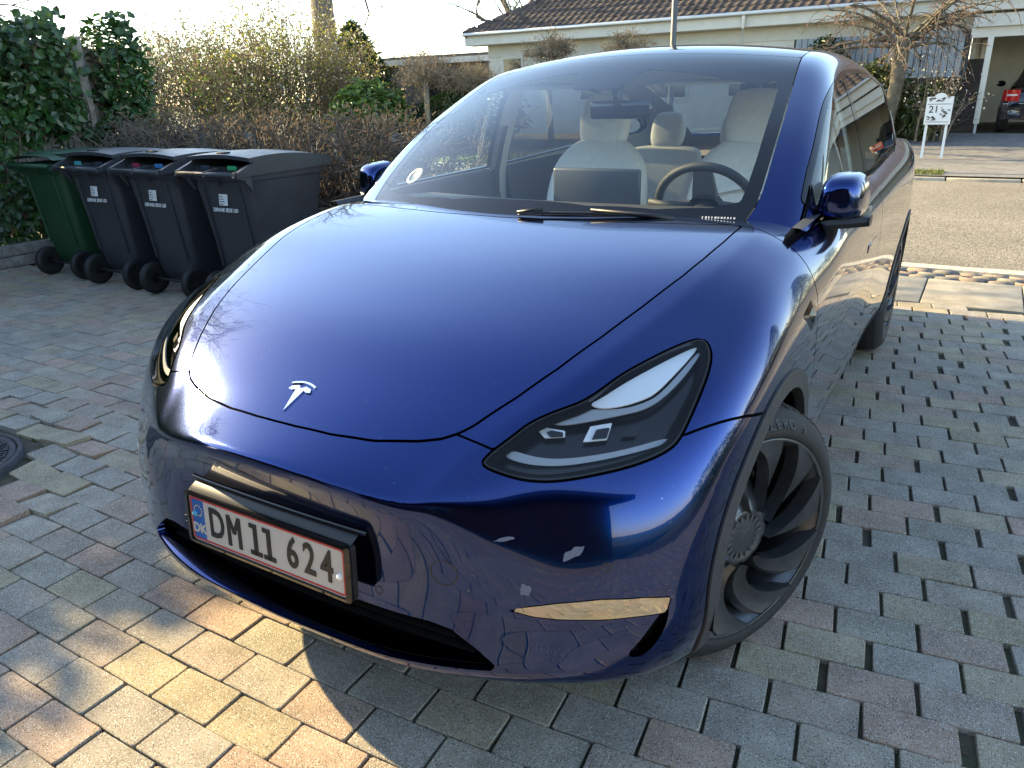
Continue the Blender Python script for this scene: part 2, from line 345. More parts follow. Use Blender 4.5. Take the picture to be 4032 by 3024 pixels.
for i, x in enumerate(np.linspace(-40, 40, 801)): P.append([(x, 5.262+.012*mnoise.noise(Vector((x*3, 0, 0))), -.03), (x, 5.27+.012*mnoise.noise(Vector((x*3, 0, 0))), .004), (x, 5.41, .006), (x, 5.46+.02*mnoise.noise(Vector((x*2, 5, 0))), -.002)])
b_.grid(P, smooth=False); tag(b_.build('edge_stone', vary(mat('edge_concrete', (.40, .37, .31), .9), 25, .3, .5, 120)), kind='structure')
asph = mat('asphalt', (.20, .185, .16), .9, spec=.2)
def asphalt(m):
    b = bsdf(m); P = posmat(m); out = None
    v = nd(m, 'ShaderNodeTexVoronoi'); v.inputs['Scale'].default_value = 75; lk(m, P, v.inputs['Vector'])
    n1 = nd(m, 'ShaderNodeTexNoise'); n1.inputs['Scale'].default_value = .7; n1.inputs['Detail'].default_value = 9; lk(m, P, n1.inputs['Vector'])
    sp = nd(m, 'ShaderNodeSeparateColor'); lk(m, v.outputs['Color'], sp.inputs[0])
    mx = nd(m, 'ShaderNodeMix', data_type='RGBA'); mx.inputs['A'].default_value = (.095, .087, .072, 1); mx.inputs['B'].default_value = (.27, .245, .20, 1); lk(m, sp.outputs[1], mx.inputs['Factor'])
    mr = nd(m, 'ShaderNodeMapRange'); mr.inputs[1].default_value = .3; mr.inputs[2].default_value = .7; mr.inputs[3].default_value = .85; mr.inputs[4].default_value = 1.15; lk(m, n1.outputs['Fac'], mr.inputs[0])
    mu = nd(m, 'ShaderNodeMix', data_type='RGBA', blend_type='MULTIPLY'); mu.inputs['Factor'].default_value = 1; lk(m, mx.outputs['Result'], mu.inputs['A']); lk(m, mr.outputs[0], mu.inputs['B']); lk(m, mu.outputs['Result'], b.inputs['Base Color'])
    bp = nd(m, 'ShaderNodeBump'); bp.inputs['Strength'].default_value = .8; bp.inputs['Distance'].default_value = .006; lk(m, v.outputs['Distance'], bp.inputs['Height']); lk(m, bp.outputs[0], b.inputs['Normal'])
asphalt(asph)
b_ = MB(); b_.grid([[(x, y, -.012+.02*math.sin((y-5.4)/6.6*math.pi)) for y in np.linspace(5.42, 12.05, 9)] for x in (-120, 120)]); tag(b_.build('road', asph), kind='structure')
crk = MB(); c0 = at_z(3690, 930, .01); pts = [c0+np.array([.02*i*random.uniform(-1, 1), .10*i, 0]) for i in range(12)]
for p, q in zip(pts[:-1], pts[1:]): crk.add([(p[0]-.004, p[1], .003), (p[0]+.004, p[1], .003), (q[0]+.004, q[1], .003), (q[0]-.004, q[1], .003)], [(0, 1, 2, 3)])
# far side: kerb, footway, verge, sloping forecourt
kerbm = stone_mat('kerb_concrete', .4, None, (.34, .31, .25), .8)
kerb = empty('kerb', (0, 12.1, 0)); tag(kerb, kind='structure')
b_ = MB(); b_.box(-.49, .49, -.06, .06, -.1, .085, None, .01); kme = b_.mesh('kerb_stone'); kme.materials.append(kerbm)
for k in range(-30, 12): o = bpy.data.objects.new('kerb_stone', kme); COL.objects.link(o); o.parent = kerb; o.location = (k*1.0+.3, 0, random.gauss(0, .004)-(.05 if -.5 < k < 5 else 0))
def terr(y): return .05+.30*float(sstep(14.6, 18.2, y))
b_ = MB(); ysf = [12.16, 12.6, 13.2, 13.8, 14.4, 14.8, 15.4, 16, 16.6, 17.2, 17.8, 18.4, 20, 30]
b_.grid([[(x, y, terr(y)-.01) for y in ysf] for x in np.linspace(-60, 40, 21)]); lawn_m = vary(mat('garden_soil', (.075, .062, .042), .95), 5, .4, .5, 40); tag(b_.build('garden_soil', lawn_m), kind='structure')
b_ = MB(); b_.grid([[(x, y, terr(y)+.004) for y in np.linspace(12.16, 18.3, 20)] for x in (-.35, .9, 2.2, 9)]); fc = tag(b_.build('forecourt', stone_mat('forecourt_concrete', .5, None, (.16, .155, .15), .8)), kind='structure')
lawnm = vary(mat('lawn', (.075, .13, .022), .95), 3, .35, .5, 60)
b_ = MB(); b_.grid([[(x, y, terr(y)+.004) for y in np.linspace(12.2, 14.4, 5)] for x in (-60, -1.1)]); tag(b_.build('verge', lawnm), kind='structure')
def grass(name, x0, x1, y0, y1, n, hgt, label, zf=lambda y: .05, col=(.10, .17, .03), near=None):
    x = rng.uniform(x0, x1, n); y = rng.uniform(y0, y1, n); a = rng.uniform(0, 6.28, n); h = rng.uniform(.4, 1, n)*hgt; w = .004+.006*rng.random(n); z_ = np.array([zf(v) for v in y]); lx = rng.normal(0, .4, n)*h; ly = rng.normal(0, .4, n)*h
    V = np.stack([np.c_[x-w*np.cos(a), y-w*np.sin(a), z_], np.c_[x+w*np.cos(a), y+w*np.sin(a), z_], np.c_[x+lx, y+ly, z_+h]], 1).reshape(-1, 3)
    o = link(name, npmesh(name, V, np.arange(3*n).reshape(-1, 3), smooth=False), vary(mat(name+'_m', col, .8), 4, .4)); return tag(o, label, 'grass', kind='stuff')
grass('verge_grass', -9, -1.1, 12.2, 14.3, 26000, .07, 'short green grass on the verge across the road')
grass('kerb_grass', -.9, .75, 12.22, 12.9, 2500, .07, 'tuft of yellow green grass by the kerb opposite', col=(.17, .19, .045))
# ================================================================ the blue car: body surface
# The body is an implicit solid sampled on a grid, meshed with surface nets, then cut along the panel gaps.
def smax(a, b, k):
    h = np.maximum(k-np.abs(a-b), 0.0); return np.maximum(a, b)+h*h/(4*k)
def cspline(xs, ys):
    """natural cubic spline, ys (n,) or (n,m); returns callable"""
    xs = np.asarray(xs, float); ys = np.asarray(ys, float); n = len(xs); h = np.diff(xs)
    A = np.zeros((n, n)); r = np.zeros((n,)+ys.shape[1:]); A[0, 0] = A[-1, -1] = 1
    for i in range(1, n-1):
        A[i, i-1] = h[i-1]; A[i, i] = 2*(h[i-1]+h[i]); A[i, i+1] = h[i]
        r[i] = 3*((ys[i+1]-ys[i])/h[i]-(ys[i]-ys[i-1])/h[i-1])
    c = np.linalg.solve(A, r)
    def f(x):
        x = np.asarray(x, float); i = np.clip(np.searchsorted(xs, x)-1, 0, n-2); t = x-xs[i]
        ex = (slice(None),)*x.ndim+(None,)*(ys.ndim-1)
        hh = h[i][ex] if ys.ndim > 1 else h[i]; tt = t[ex] if ys.ndim > 1 else t
        b = (ys[i+1]-ys[i])/hh-hh*(2*c[i]+c[i+1])/3; d = (c[i+1]-c[i])/(3*hh)
        return ys[i]+b*tt+c[i]*tt**2+d*tt**3
    return f
def poly_sdf(P, poly):
    """signed distance (negative inside) of points P (n,2) to closed polygon (m,2)"""
    a = np.asarray(poly, float); b = np.roll(a, -1, 0); out = np.full(len(P), 1e9); ins = np.zeros(len(P), bool)
    for (x0, y0), (x1, y1) in zip(a, b):
        dx, dy = x1-x0, y1-y0; L = dx*dx+dy*dy
        if L < 1e-14: continue
        t = np.clip(((P[:, 0]-x0)*dx+(P[:, 1]-y0)*dy)/L, 0, 1)
        out = np.minimum(out, (P[:, 0]-x0-t*dx)**2+(P[:, 1]-y0-t*dy)**2)
        c = (y0 > P[:, 1]) != (y1 > P[:, 1])
        with np.errstate(divide='ignore', invalid='ignore'): ins ^= c & (P[:, 0] < dx*(P[:, 1]-y0)/(dy if dy else 1e-12)+x0)
    d = np.sqrt(out); return np.where(ins, -d, d)
def densify(pts, n=60, closed=False):
    p = np.asarray(pts, float)
    if closed: p = np.vstack([p, p[:1]])
    s = np.r_[0, np.cumsum(np.linalg.norm(np.diff(p, axis=0), axis=1))]
    f = cspline(s, p); return f(np.linspace(0, s[-1], n, endpoint=not closed))
# --- top surface: bonnet, wings, headlamp zone (x, y, z)
HOOD_SIDE = [(.430, -.620, .792), (.452, -.595, .804), (.507, -.510, .847), (.557, -.414, .890), (.602, -.300, .932), (.644, -.165, .974), (.687, -.012, 1.019), (.704, .087, 1.042), (.716, .209, 1.063), (.722, .340, 1.080)]
HL_IN = [(.516, -.619, .775), (.557, -.559, .813), (.612, -.504, .839), (.662, -.439, .864), (.700, -.357, .893), (.747, -.272, .915), (.800, -.212, .931)]
HL_OUT = [(.838, -.240, .915), (.847, -.310, .877), (.847, -.356, .849), (.844, -.397, .820), (.833, -.445, .786), (.792, -.499, .758), (.728, -.552, .742), (.658, -.597, .730), (.590, -.632, .730), (.540, -.652, .738), (.506, -.652, .752)]
HX = cspline([-1.0, -.85, -.75, -.67]+[p[1] for p in HOOD_SIDE[1:]]+[.5, .7], [.29, .335, .368, .402]+[p[0] for p in HOOD_SIDE[1:]]+[.724, .724])
HZ = cspline([-1.0, -.85, -.75, -.67]+[p[1] for p in HOOD_SIDE[1:]]+[.5, .7], [.53, .625, .700, .757]+[p[2] for p in HOOD_SIDE[1:]]+[1.084, 1.078])
CZ = cspline([-1.0, -.90, -.823, -.77, -.715, -.66, -.6, -.5, -.3, -.1, .1, .3, .45, .7], [.640, .695, .735, .7545, .7765, .8055, .8365, .888, .958, 1.010, 1.052, 1.086, 1.102, 1.11])
FA = cspline([-1.0, -.62, -.5, -.40, -.26, 0, .35, .7], [.03, .0, -.03, -.015, .04, .07, .08, .07])
FB = cspline([-1.0, -.62, -.5, -.40, -.26, 0, .35, .7], [1.1, .95, .78, .44, .20, .42, .70, .6])
def hood_z(x, y):
    y = np.clip(y, -1.0, .7); hx = HX(y); hz = HZ(y); c = CZ(y); s = np.minimum(x/hx, 1.0)
    ins = c+(hz-c)*(.75*s*s+.25*s**4)
    # soft ridge along each side of the bonnet
    d = np.maximum(x-hx, 0.0); e = d-.052
    out = hz-FA(y)*d-FB(y)*d*d-.21*.5*(np.sqrt(e*e+.003**2)+e)
    # join the two with the slope the bonnet has at its edge faded over 6 cm
    m = (hz-c)*(1.5+1.0)/hx; out = out+m*.05*(1-np.exp(-d/.05))
    return np.where(x <= hx, ins, out)
def belt(y): return 1.062+.030*np.clip((y-.5)/1.2, 0, 1)+.05*np.clip((y-1.7)/1.4, 0, 1)-.02*np.clip((y-3.3)/.5, 0, 1)
def top_z(x, y):
    f = hood_z(x, y)
    r = belt(y)-.35*np.maximum(np.abs(x)-.86, 0)
    w = sstep(.34, .80, y); return f*(1-w)+r*w
# --- walls: plan outlines at several heights
Z_LEV = [.23, .29, .35, .45, .60, .735, .90, 1.02, 1.12]
FRONT = {
    .29: [(0, -.800), (.17, -.798), (.33, -.788), (.44, -.766), (.541, -.732), (.64, -.689), (.732, -.637), (.80, -.585), (.855, -.52), (.90, -.43), (.925, -.30)],
    .35: [(0, -.788), (.17, -.786), (.33, -.777), (.44, -.757), (.545, -.726), (.645, -.684), (.745, -.632), (.825, -.577), (.885, -.515), (.918, -.41), (.937, -.28)],
    .45: [(0, -.766), (.17, -.765), (.33, -.760), (.44, -.745), (.55, -.718), (.65, -.676), (.752, -.622), (.832, -.565), (.893, -.497), (.925, -.39), (.943, -.26)],
    .60: [(0, -.776), (.17, -.774), (.33, -.764), (.44, -.742), (.55, -.704), (.65, -.652), (.748, -.600), (.838, -.532), (.897, -.450), (.926, -.34), (.944, -.22)],
    .735: [(0, -.832), (.17, -.824), (.33, -.797), (.44, -.748), (.55, -.690), (.65, -.634), (.748, -.584), (.834, -.511), (.890, -.423), (.924, -.31), (.941, -.19)],
    .90: [(0, -.85), (.17, -.84), (.33, -.81), (.44, -.755), (.55, -.675), (.645, -.600), (.745, -.540), (.825, -.460), (.878, -.363), (.909, -.26), (.927, -.15)],
}
FRONT[.23] = [(x*.995, y+.018) for x, y in FRONT[.29]]
FRONT[1.02] = [(x*.985, y+.05) for x, y in FRONT[.90]]; FRONT[1.12] = [(x*.97, y+.10) for x, y in FRONT[.90]]
SIDE_Y = [0., .45, .90, 1.30, 1.75, 2.30, 2.89, 3.25, 3.52]
SIDE = {.23: [.925, .905, .895, .893, .893, .90, .93, .915, .88], .29: [.935, .915, .905, .903, .903, .91, .938, .925, .89], .35: [.942, .926, .918, .917, .917, .924, .946, .935, .90],
        .45: [.947, .938, .932, .931, .932, .940, .956, .942, .905], .60: [.950, .944, .938, .938, .941, .950, .963, .945, .905], .735: [.950, .950, .952, .954, .956, .962, .967, .944, .90],
        .90: [.937, .948, .955, .958, .960, .964, .965, .938, .885], 1.02: [.915, .938, .945, .949, .952, .956, .956, .925, .87], 1.12: [.88, .915, .922, .926, .930, .936, .938, .905, .85]}
REAR = [(.83, 3.66), (.72, 3.76), (.50, 3.835), (.25, 3.862), (0, 3.870)]
cols = []
for z_ in Z_LEV:
    c = list(FRONT[z_])+[(w_, y_) for y_, w_ in zip(SIDE_Y, SIDE[z_])]
    dz = -.05*max(0, z_-.75)-.06*max(0, .5-z_)
    c += [(x_*(SIDE[z_][-1]/.90), y_+dz) for x_, y_ in REAR]; cols.append(c)
cols = np.array(cols); OUTL = cspline(Z_LEV, cols.reshape(len(Z_LEV), -1))
def outline(z_):
    c = OUTL(np.array([z_]))[0].reshape(-1, 2)
    m = c[1:4][::-1]*[-1, 1]; m2 = c[-4:-1][::-1]*[-1, 1]
    p = np.vstack([m, c, m2]); s = np.r_[0, np.cumsum(np.linalg.norm(np.diff(p, axis=0), axis=1)**.6)]
    return cspline(s, p)(np.linspace(0, s[-1], 220))
def wall_layer(X, Y, z_):
    p = outline(z_); cen = np.array([0, 1.45]); q = p-cen; th = np.unwrap(np.arctan2(q[:, 0], -q[:, 1])); R = np.hypot(q[:, 0], q[:, 1])
    P = np.c_[X.ravel(), Y.ravel()]; t = np.arctan2(P[:, 0], -(P[:, 1]-cen[1])); Rr = np.interp(t, th, R); r = np.hypot(P[:, 0], P[:, 1]-cen[1])
    d2 = np.full(len(P), 1e9); near = np.abs(r-Rr) < .22; Q = P[near]; dd = np.full(len(Q), 1e9)
    for (x0, y0), (x1, y1) in zip(p[:-1], p[1:]):
        dx, dy = x1-x0, y1-y0; L = dx*dx+dy*dy+1e-15
        u = np.clip(((Q[:, 0]-x0)*dx+(Q[:, 1]-y0)*dy)/L, 0, 1); dd = np.minimum(dd, (Q[:, 0]-x0-u*dx)**2+(Q[:, 1]-y0-u*dy)**2)
    d2[near] = np.sqrt(dd); out = np.where(near, d2*np.sign(r-Rr), (r-Rr)*.8)
    return out.reshape(X.shape)
def surface_nets(G, o, h):
    """G sampled field, o origin, h spacing (3). returns V, quads, N"""
    s = G < 0; nx, ny, nz = G.shape
    c = np.zeros((nx-1, ny-1, nz-1), np.int8)
    for i in (0, 1):
        for j in (0, 1):
            for k in (0, 1): c += s[i:nx-1+i, j:ny-1+j, k:nz-1+k]
    act = (c > 0) & (c < 8); I = np.argwhere(act); idx = -np.ones(act.shape, np.int64); idx[act] = np.arange(len(I))
    acc = np.zeros((len(I), 3)); cnt = np.zeros(len(I)); off = [(i, j, k) for i in (0, 1) for j in (0, 1) for k in (0, 1)]
    g = {q: G[I[:, 0]+q[0], I[:, 1]+q[1], I[:, 2]+q[2]] for q in off}
    for a in off:
        for ax in range(3):
            if a[ax]: continue
            b = list(a); b[ax] = 1; b = tuple(b); m = (g[a] < 0) != (g[b] < 0); t = np.where(m, g[a]/np.where(m, g[a]-g[b], 1), 0)
            p = np.tile(np.array(a, float), (len(I), 1)); p[:, ax] += t; acc[m] += p[m]; cnt[m] += 1
    L = acc/cnt[:, None]
    gr = np.stack(np.gradient(G, *h), -1)
    def samp(A, L):
        o_ = 0
        for q in off:
            w = np.prod([L[:, d] if q[d] else 1-L[:, d] for d in range(3)], axis=0); v = A[I[:, 0]+q[0], I[:, 1]+q[1], I[:, 2]+q[2]]
            o_ = o_+(w[:, None]*v if v.ndim > 1 else w*v)
        return o_
    for _ in range(2):
        f = samp(G, L); n = samp(gr, L); st = f/np.maximum((n*n).sum(1), 1e-9); L = np.clip(L-(n*st[:, None])/np.array(h), -.2, 1.2)
    N = samp(gr, np.clip(L, 0, 1)); N /= np.linalg.norm(N, axis=1)[:, None]
    V = np.array(o)+(I+L)*np.array(h)
    F = []
    for ax in range(3):
        a, b = [d for d in range(3) if d != ax]
        sl0 = [slice(None)]*3; sl1 = [slice(None)]*3; sl0[ax] = slice(0, -1); sl1[ax] = slice(1, None)
        e = np.argwhere(s[tuple(sl0)] != s[tuple(sl1)])
        e = e[(e[:, a] > 0) & (e[:, b] > 0) & (e[:, a] < G.shape[a]-1) & (e[:, b] < G.shape[b]-1)]
        def cell(da, db):
            q = e.copy(); q[:, a] += da; q[:, b] += db; return idx[q[:, 0], q[:, 1], q[:, 2]]
        q = np.c_[cell(-1, -1), cell(0, -1), cell(0, 0), cell(-1, 0)]
        F.append(q)
    F = np.vstack(F); F = F[(F >= 0).all(1)]
    n = np.cross(V[F[:, 2]]-V[F[:, 0]], V[F[:, 3]]-V[F[:, 1]]); fl = (n*N[F].mean(1)).sum(1) < 0; F[fl] = F[fl][:, ::-1]
    return V, F, N
def clip(S, f, keep_neg=True):
    """S=(V,F tri,N); keep the part where f<0, splitting triangles on f=0"""
    V, F, N = S
    f = f if keep_neg else -f
    f = np.where(np.abs(f) < 1e-7, -1e-7, f); i = f < 0; c = i[F].sum(1)
    full = F[c == 3]; nv = []; nn = []; newF = [full]; base = len(V); cache = {}
    part = F[(c == 1) | (c == 2)]
    if len(part):
        E = np.sort(np.vstack([part[:, [0, 1]], part[:, [1, 2]], part[:, [2, 0]]]), 1); E = E[i[E[:, 0]] != i[E[:, 1]]]; E = np.unique(E, axis=0)
        t = f[E[:, 0]]/(f[E[:, 0]]-f[E[:, 1]]); nV = V[E[:, 0]]+(V[E[:, 1]]-V[E[:, 0]])*t[:, None]; nN = N[E[:, 0]]+(N[E[:, 1]]-N[E[:, 0]])*t[:, None]; nN /= np.linalg.norm(nN, axis=1)[:, None]
        key = E[:, 0]*len(V)+E[:, 1]
        def vid(a, b):
            k = np.minimum(a, b)*len(V)+np.maximum(a, b); return base+np.searchsorted(key, k)
        p1 = F[c == 1]; r = np.argmax(i[p1], 1); a, b, d = (p1[np.arange(len(p1)), (r+k) % 3] for k in range(3))
        newF.append(np.c_[a, vid(a, b), vid(a, d)])
        p2 = F[c == 2]; r = np.argmin(i[p2], 1); a, b, d = (p2[np.arange(len(p2)), (r+k) % 3] for k in range(3))   # a outside
        e1, e2 = vid(a, b), vid(a, d); newF.append(np.c_[e1, b, d]); newF.append(np.c_[e1, d, e2])
        V = np.vstack([V, nV]); N = np.vstack([N, nN])
    F = np.vstack(newF); u, inv = np.unique(F, return_inverse=True); return V[u], inv.reshape(-1, 3), N[u]
def subdiv(S, n=1):
    """split every triangle in four, normals interpolated"""
    for _ in range(n):
        V, F, N = S; E = np.sort(np.vstack([F[:, [0, 1]], F[:, [1, 2]], F[:, [2, 0]]]), 1); u, inv = np.unique(E, axis=0, return_inverse=True); inv = inv.ravel(); m = len(F); a, b, c = inv[:m]+len(V), inv[m:2*m]+len(V), inv[2*m:]+len(V)
        ni = N[u[:, 0]]+N[u[:, 1]]; ni /= np.linalg.norm(ni, axis=1)[:, None]
        e = V[u[:, 1]]-V[u[:, 0]]; mid = (V[u[:, 0]]+V[u[:, 1]])/2                         # lift midpoints onto the curved surface
        mid = mid+ni*(((N[u[:, 0]]-N[u[:, 1]])*e).sum(1)*-.125)[:, None]
        S = np.vstack([V, mid]), np.vstack([np.c_[F[:, 0], a, c], np.c_[a, F[:, 1], b], np.c_[c, b, F[:, 2]], np.c_[a, b, c]]), np.vstack([N, ni])
    return S
def offset(S, d): return S[0]+S[2]*d, S[1], S[2]
def mirror(S): return S[0]*[-1, 1, 1], S[1][:, ::-1], S[2]*[-1, 1, 1]
def weld(S):
    """both halves joined on x=0"""
    V, F, N = S; m = V[:, 0] < 1e-5; V = V.copy(); N = N.copy(); V[m, 0] = 0; N[m, 0] = 0; N /= np.linalg.norm(N, axis=1)[:, None]
    n = len(V); ids = np.where(m, np.arange(n), np.arange(n)+n)
    V2 = np.vstack([V, V*[-1, 1, 1]]); N2 = np.vstack([N, N*[-1, 1, 1]]); F2 = np.vstack([F, ids[F][:, ::-1]])
    u, inv = np.unique(F2, return_inverse=True); return V2[u], inv.reshape(-1, 3), N2[u]
def boundary(F):
    E = np.vstack([F[:, [0, 1]], F[:, [1, 2]], F[:, [2, 0]]]); k = np.sort(E, 1); _, ix, ct = np.unique(k, axis=0, return_index=True, return_counts=True)
    return E[ix[ct == 1]]
def flange(S, d=.012):
    """turn the open edges inwards so that a panel has thickness"""
    V, F, N = S; B = boundary(F); u, inv = np.unique(B, return_inverse=True); inv = inv.reshape(-1, 2); n = len(V); m = len(u)
    a = V[u]; b = V[u]-N[u]*d
    e = V[B[:, 1]]-V[B[:, 0]]; en = np.cross(e, N[B[:, 0]]+N[B[:, 1]]); en /= np.linalg.norm(en, axis=1)[:, None]+1e-12
    vn = np.zeros((m, 3)); np.add.at(vn, inv[:, 0], en); np.add.at(vn, inv[:, 1], en); vn /= np.linalg.norm(vn, axis=1)[:, None]+1e-12
    V2 = np.vstack([V, a, b]); N2 = np.vstack([N, vn, vn])
    q0 = n+inv[:, 0]; q1 = n+inv[:, 1]; F2 = np.vstack([F, np.c_[q1, q0, q0+m], np.c_[q1, q0+m, q1+m]])
    return V2, F2, N2
def panel(name, S, m, parent, d=.012, fl=True):
    if fl: S = flange(S, d)
    return link(name, npmesh(name, S[0], S[1], S[2]), m, parent)
h_ = (.0135, .0135, .0135); o_ = (-.027, -.92, .20); n_ = (78, 362, 74)
xs = o_[0]+np.arange(n_[0])*h_[0]; ys = o_[1]+np.arange(n_[1])*h_[1]; zs = o_[2]+np.arange(n_[2])*h_[2]
X2, Y2 = np.meshgrid(xs, ys, indexing='ij'); TZ = top_z(np.abs(X2), Y2); gx, gy = np.gradient(TZ, *h_[:2]); TS = 1/np.sqrt(1+gx**2+gy**2)
KB = .014+.082*sstep(.34, .76, np.abs(X2))-.03*sstep(.3, .9, Y2)
ZB = .262+.03*sstep(-.3, .4, Y2)
G = np.zeros(n_)
for k, z_ in enumerate(zs):
    w = wall_layer(np.abs(X2), Y2, max(z_, .2)); t = np.clip((z_-TZ)*TS, -.6, .6)
    G[:, :, k] = smax(smax(t, w, KB), ZB-z_, .05)
V_, Q_, N_ = surface_nets(G, o_, h_)
BODY = clip((V_, np.vstack([Q_[:, [0, 1, 2]], Q_[:, [0, 2, 3]]]), N_), -V_[:, 0])
# --- greenhouse: windscreen, roof, side glass
RC = cspline([-.1, .10, .30, .43, .60, .80, 1.05, 1.26, 1.5, 1.8, 2.2, 2.6, 3.0, 3.3, 3.6, 3.78, 4.0], [.78, .935, 1.087, 1.181, 1.293, 1.395, 1.498, 1.570, 1.609, 1.624, 1.612, 1.565, 1.475, 1.375, 1.235, 1.135, .99])
def roof_z(x, y):
    q = .31*(1-sstep(.7, 1.7, y))-.15*sstep(2.6, 3.5, y); return RC(np.clip(y-q*x*x, -.1, 4.0))-(.06+.07*sstep(.6, 1.4, y))*x*x
def side_x(y, z_):
    t = z_-1.07; b = .885-.02*(1-sstep(.4, 1.2, y))-.09*sstep(2.6, 3.7, y); return b-.20*t-.34*np.maximum(t, 0)**2
og = (-.024, .10, .98); hg = (.012, .0135, .012); ng = (80, 280, 58)
xg = og[0]+np.arange(ng[0])*hg[0]; yg = og[1]+np.arange(ng[1])*hg[1]; zg = og[2]+np.arange(ng[2])*hg[2]
XG, YG = np.meshgrid(xg, yg, indexing='ij'); RZ = roof_z(np.abs(XG), YG); gx, gy = np.gradient(RZ, *hg[:2]); RS = 1/np.sqrt(1+gx**2+gy**2)
GG = np.zeros(ng)
for k, z_ in enumerate(zg):
    GG[:, :, k] = smax(np.clip((z_-RZ)*RS, -.5, .5), (np.abs(XG)-side_x(YG, z_))*.92, .065)
V_, Q_, N_ = surface_nets(GG, og, hg)
GREEN = clip((V_, np.vstack([Q_[:, [0, 1, 2]], Q_[:, [0, 2, 3]]]), N_), -V_[:, 0])
# ---------------------------------------------------------------- panels cut from the body surface
def hitter(S):
    V = np.vstack([S[0], S[0]*[-1, 1, 1]]); F = np.vstack([S[1], S[1][:, ::-1]+len(S[0])])
    a = V[F[:, 0]]; e1 = V[F[:, 1]]-a; e2 = V[F[:, 2]]-a
    def hit(px, py):
        d = pray(px, py); p = np.cross(d, e2); det = (e1*p).sum(1); inv = 1/np.where(abs(det) < 1e-12, 1e-12, det); t0 = CAM-a
        u = (t0*p).sum(1)*inv; q = np.cross(t0, e1); v = q@d*inv; t = (e2*q).sum(1)*inv
        ok = (u >= -1e-5) & (v >= -1e-5) & (u+v <= 1+1e-5) & (t > 0); return CAM+d*t[ok].min() if ok.any() else np.array([np.nan]*3)
    return hit
hitB = hitter(BODY); hitG = hitter(GREEN)
def zoomed(pts, x0, y0, s): return [(x0+x/s, y0+y/s) for x, y in pts]
car = empty('parked_car', (0, 0, 0))
tag(car, 'glossy dark blue electric SUV parked nose-out on the block paving', 'car')
paint = mat('blue_paint', (.0003, .0195, .132), .2, 1.0, 1.0, coat_rough=.012); bsdf(paint).inputs['Coat IOR'].default_value = 1.45
def flakes(m):
    b = bsdf(m); tc = nd(m, 'ShaderNodeTexCoord'); v = nd(m, 'ShaderNodeTexVoronoi'); v.inputs['Scale'].default_value = 900
    lk(m, tc.outputs['Object'], v.inputs['Vector']); mr = nd(m, 'ShaderNodeMapRange'); mr.inputs[3].default_value = .10; mr.inputs[4].default_value = .19
    lk(m, v.outputs['Color'], mr.inputs[0]); lk(m, mr.outputs[0], b.inputs['Roughness'])
    # dust film and road dirt, light and patchy, on the clear coat
    n = nd(m, 'ShaderNodeTexNoise'); n.inputs['Scale'].default_value = 6; n.inputs['Detail'].default_value = 9; n.inputs['Roughness'].default_value = .7; lk(m, tc.outputs['Object'], n.inputs['Vector'])
    m2 = nd(m, 'ShaderNodeMapRange'); m2.inputs[1].default_value = .45; m2.inputs[2].default_value = .8; m2.inputs[3].default_value = .006; m2.inputs[4].default_value = .03
    lk(m, n.outputs['Fac'], m2.inputs[0]); lk(m, m2.outputs[0], b.inputs['Coat Roughness'])
    sp = nd(m, 'ShaderNodeTexNoise'); sp.inputs['Scale'].default_value = 160; sp.inputs['Detail'].default_value = 3; lk(m, tc.outputs['Object'], sp.inputs['Vector'])
    m3 = nd(m, 'ShaderNodeMapRange'); m3.inputs[1].default_value = .735; m3.inputs[2].default_value = .76; m3.inputs[3].default_value = 0; m3.inputs[4].default_value = .5; lk(m, sp.outputs['Fac'], m3.inputs[0])
    mx = nd(m, 'ShaderNodeMix', data_type='RGBA'); mx.inputs['A'].default_value = tuple(b.inputs['Base Color'].default_value); mx.inputs['B'].default_value = (.45, .45, .5, 1)
    lk(m, m3.outputs[0], mx.inputs['Factor']); lk(m, mx.outputs['Result'], b.inputs['Base Color'])
flakes(paint)
blk = mat('black_plastic', (.012, .012, .013), .45); gblk = mat('gloss_black', (.006, .006, .007), .05, 0, 0); inner = mat('inner_black', (.004, .004, .004), .9, spec=.1)
clad = vary(mat('grey_cladding', (.035, .035, .037), .55), 60, .2, .25, 500)
chrome = mat('chrome', (.78, .80, .83), .12, 1.0)
glass_ws = glassmat('windscreen_glass', (.93, .97, .955), k=.9); glass_side = glassmat('side_glass', (.80, .86, .84)); glass_rear = glassmat('rear_glass', (.34, .37, .38))
GAP = .0028
dv = np.array([.35, -.55, .76]); dv /= np.linalg.norm(dv); e1v = np.cross([0, 0, 1.], dv); e1v /= np.linalg.norm(e1v); e2v = np.cross(dv, e1v)
def pq(P): P = np.asarray(P, float); return np.c_[P@e1v, P@e2v]
def chaikin(p, n=2):
    p = np.asarray(p, float)
    for _ in range(n):
        q = np.roll(p, -1, 0); p = np.stack([.75*p+.25*q, .25*p+.75*q], 1).reshape(-1, p.shape[1])
    return p
hood_half = [(0, .272), (.25, .283), (.45, .312), (.60, .343), (.695, .372), (.721, .365)]+[(x, y) for x, y, _ in HOOD_SIDE[::-1][:-1]]+[(.430, -.618), (.40, -.640), (.355, -.661), (.26, -.694), (.16, -.713), (.06, -.721), (0, -.722)]
hood_poly = np.array(hood_half+[(-x, y) for x, y in hood_half[::-1]])
hl_poly3 = np.array(HL_IN+HL_OUT); hl_px = zoomed([(185, 1155), (240, 1090), (300, 1040), (450, 930), (560, 840), (750, 750), (960, 680), (1100, 600), (1300, 450), (1500, 340), (1700, 240), (1850, 180), (1945, 165), (1985, 200), (2012, 260), (2015, 330), (1990, 450), (1900, 680), (1800, 900), (1740, 1000), (1650, 1070), (1500, 1140), (1300, 1205), (1000, 1270), (750, 1305), (550, 1295), (400, 1260), (250, 1205)], 1800, 1250, 2.011)
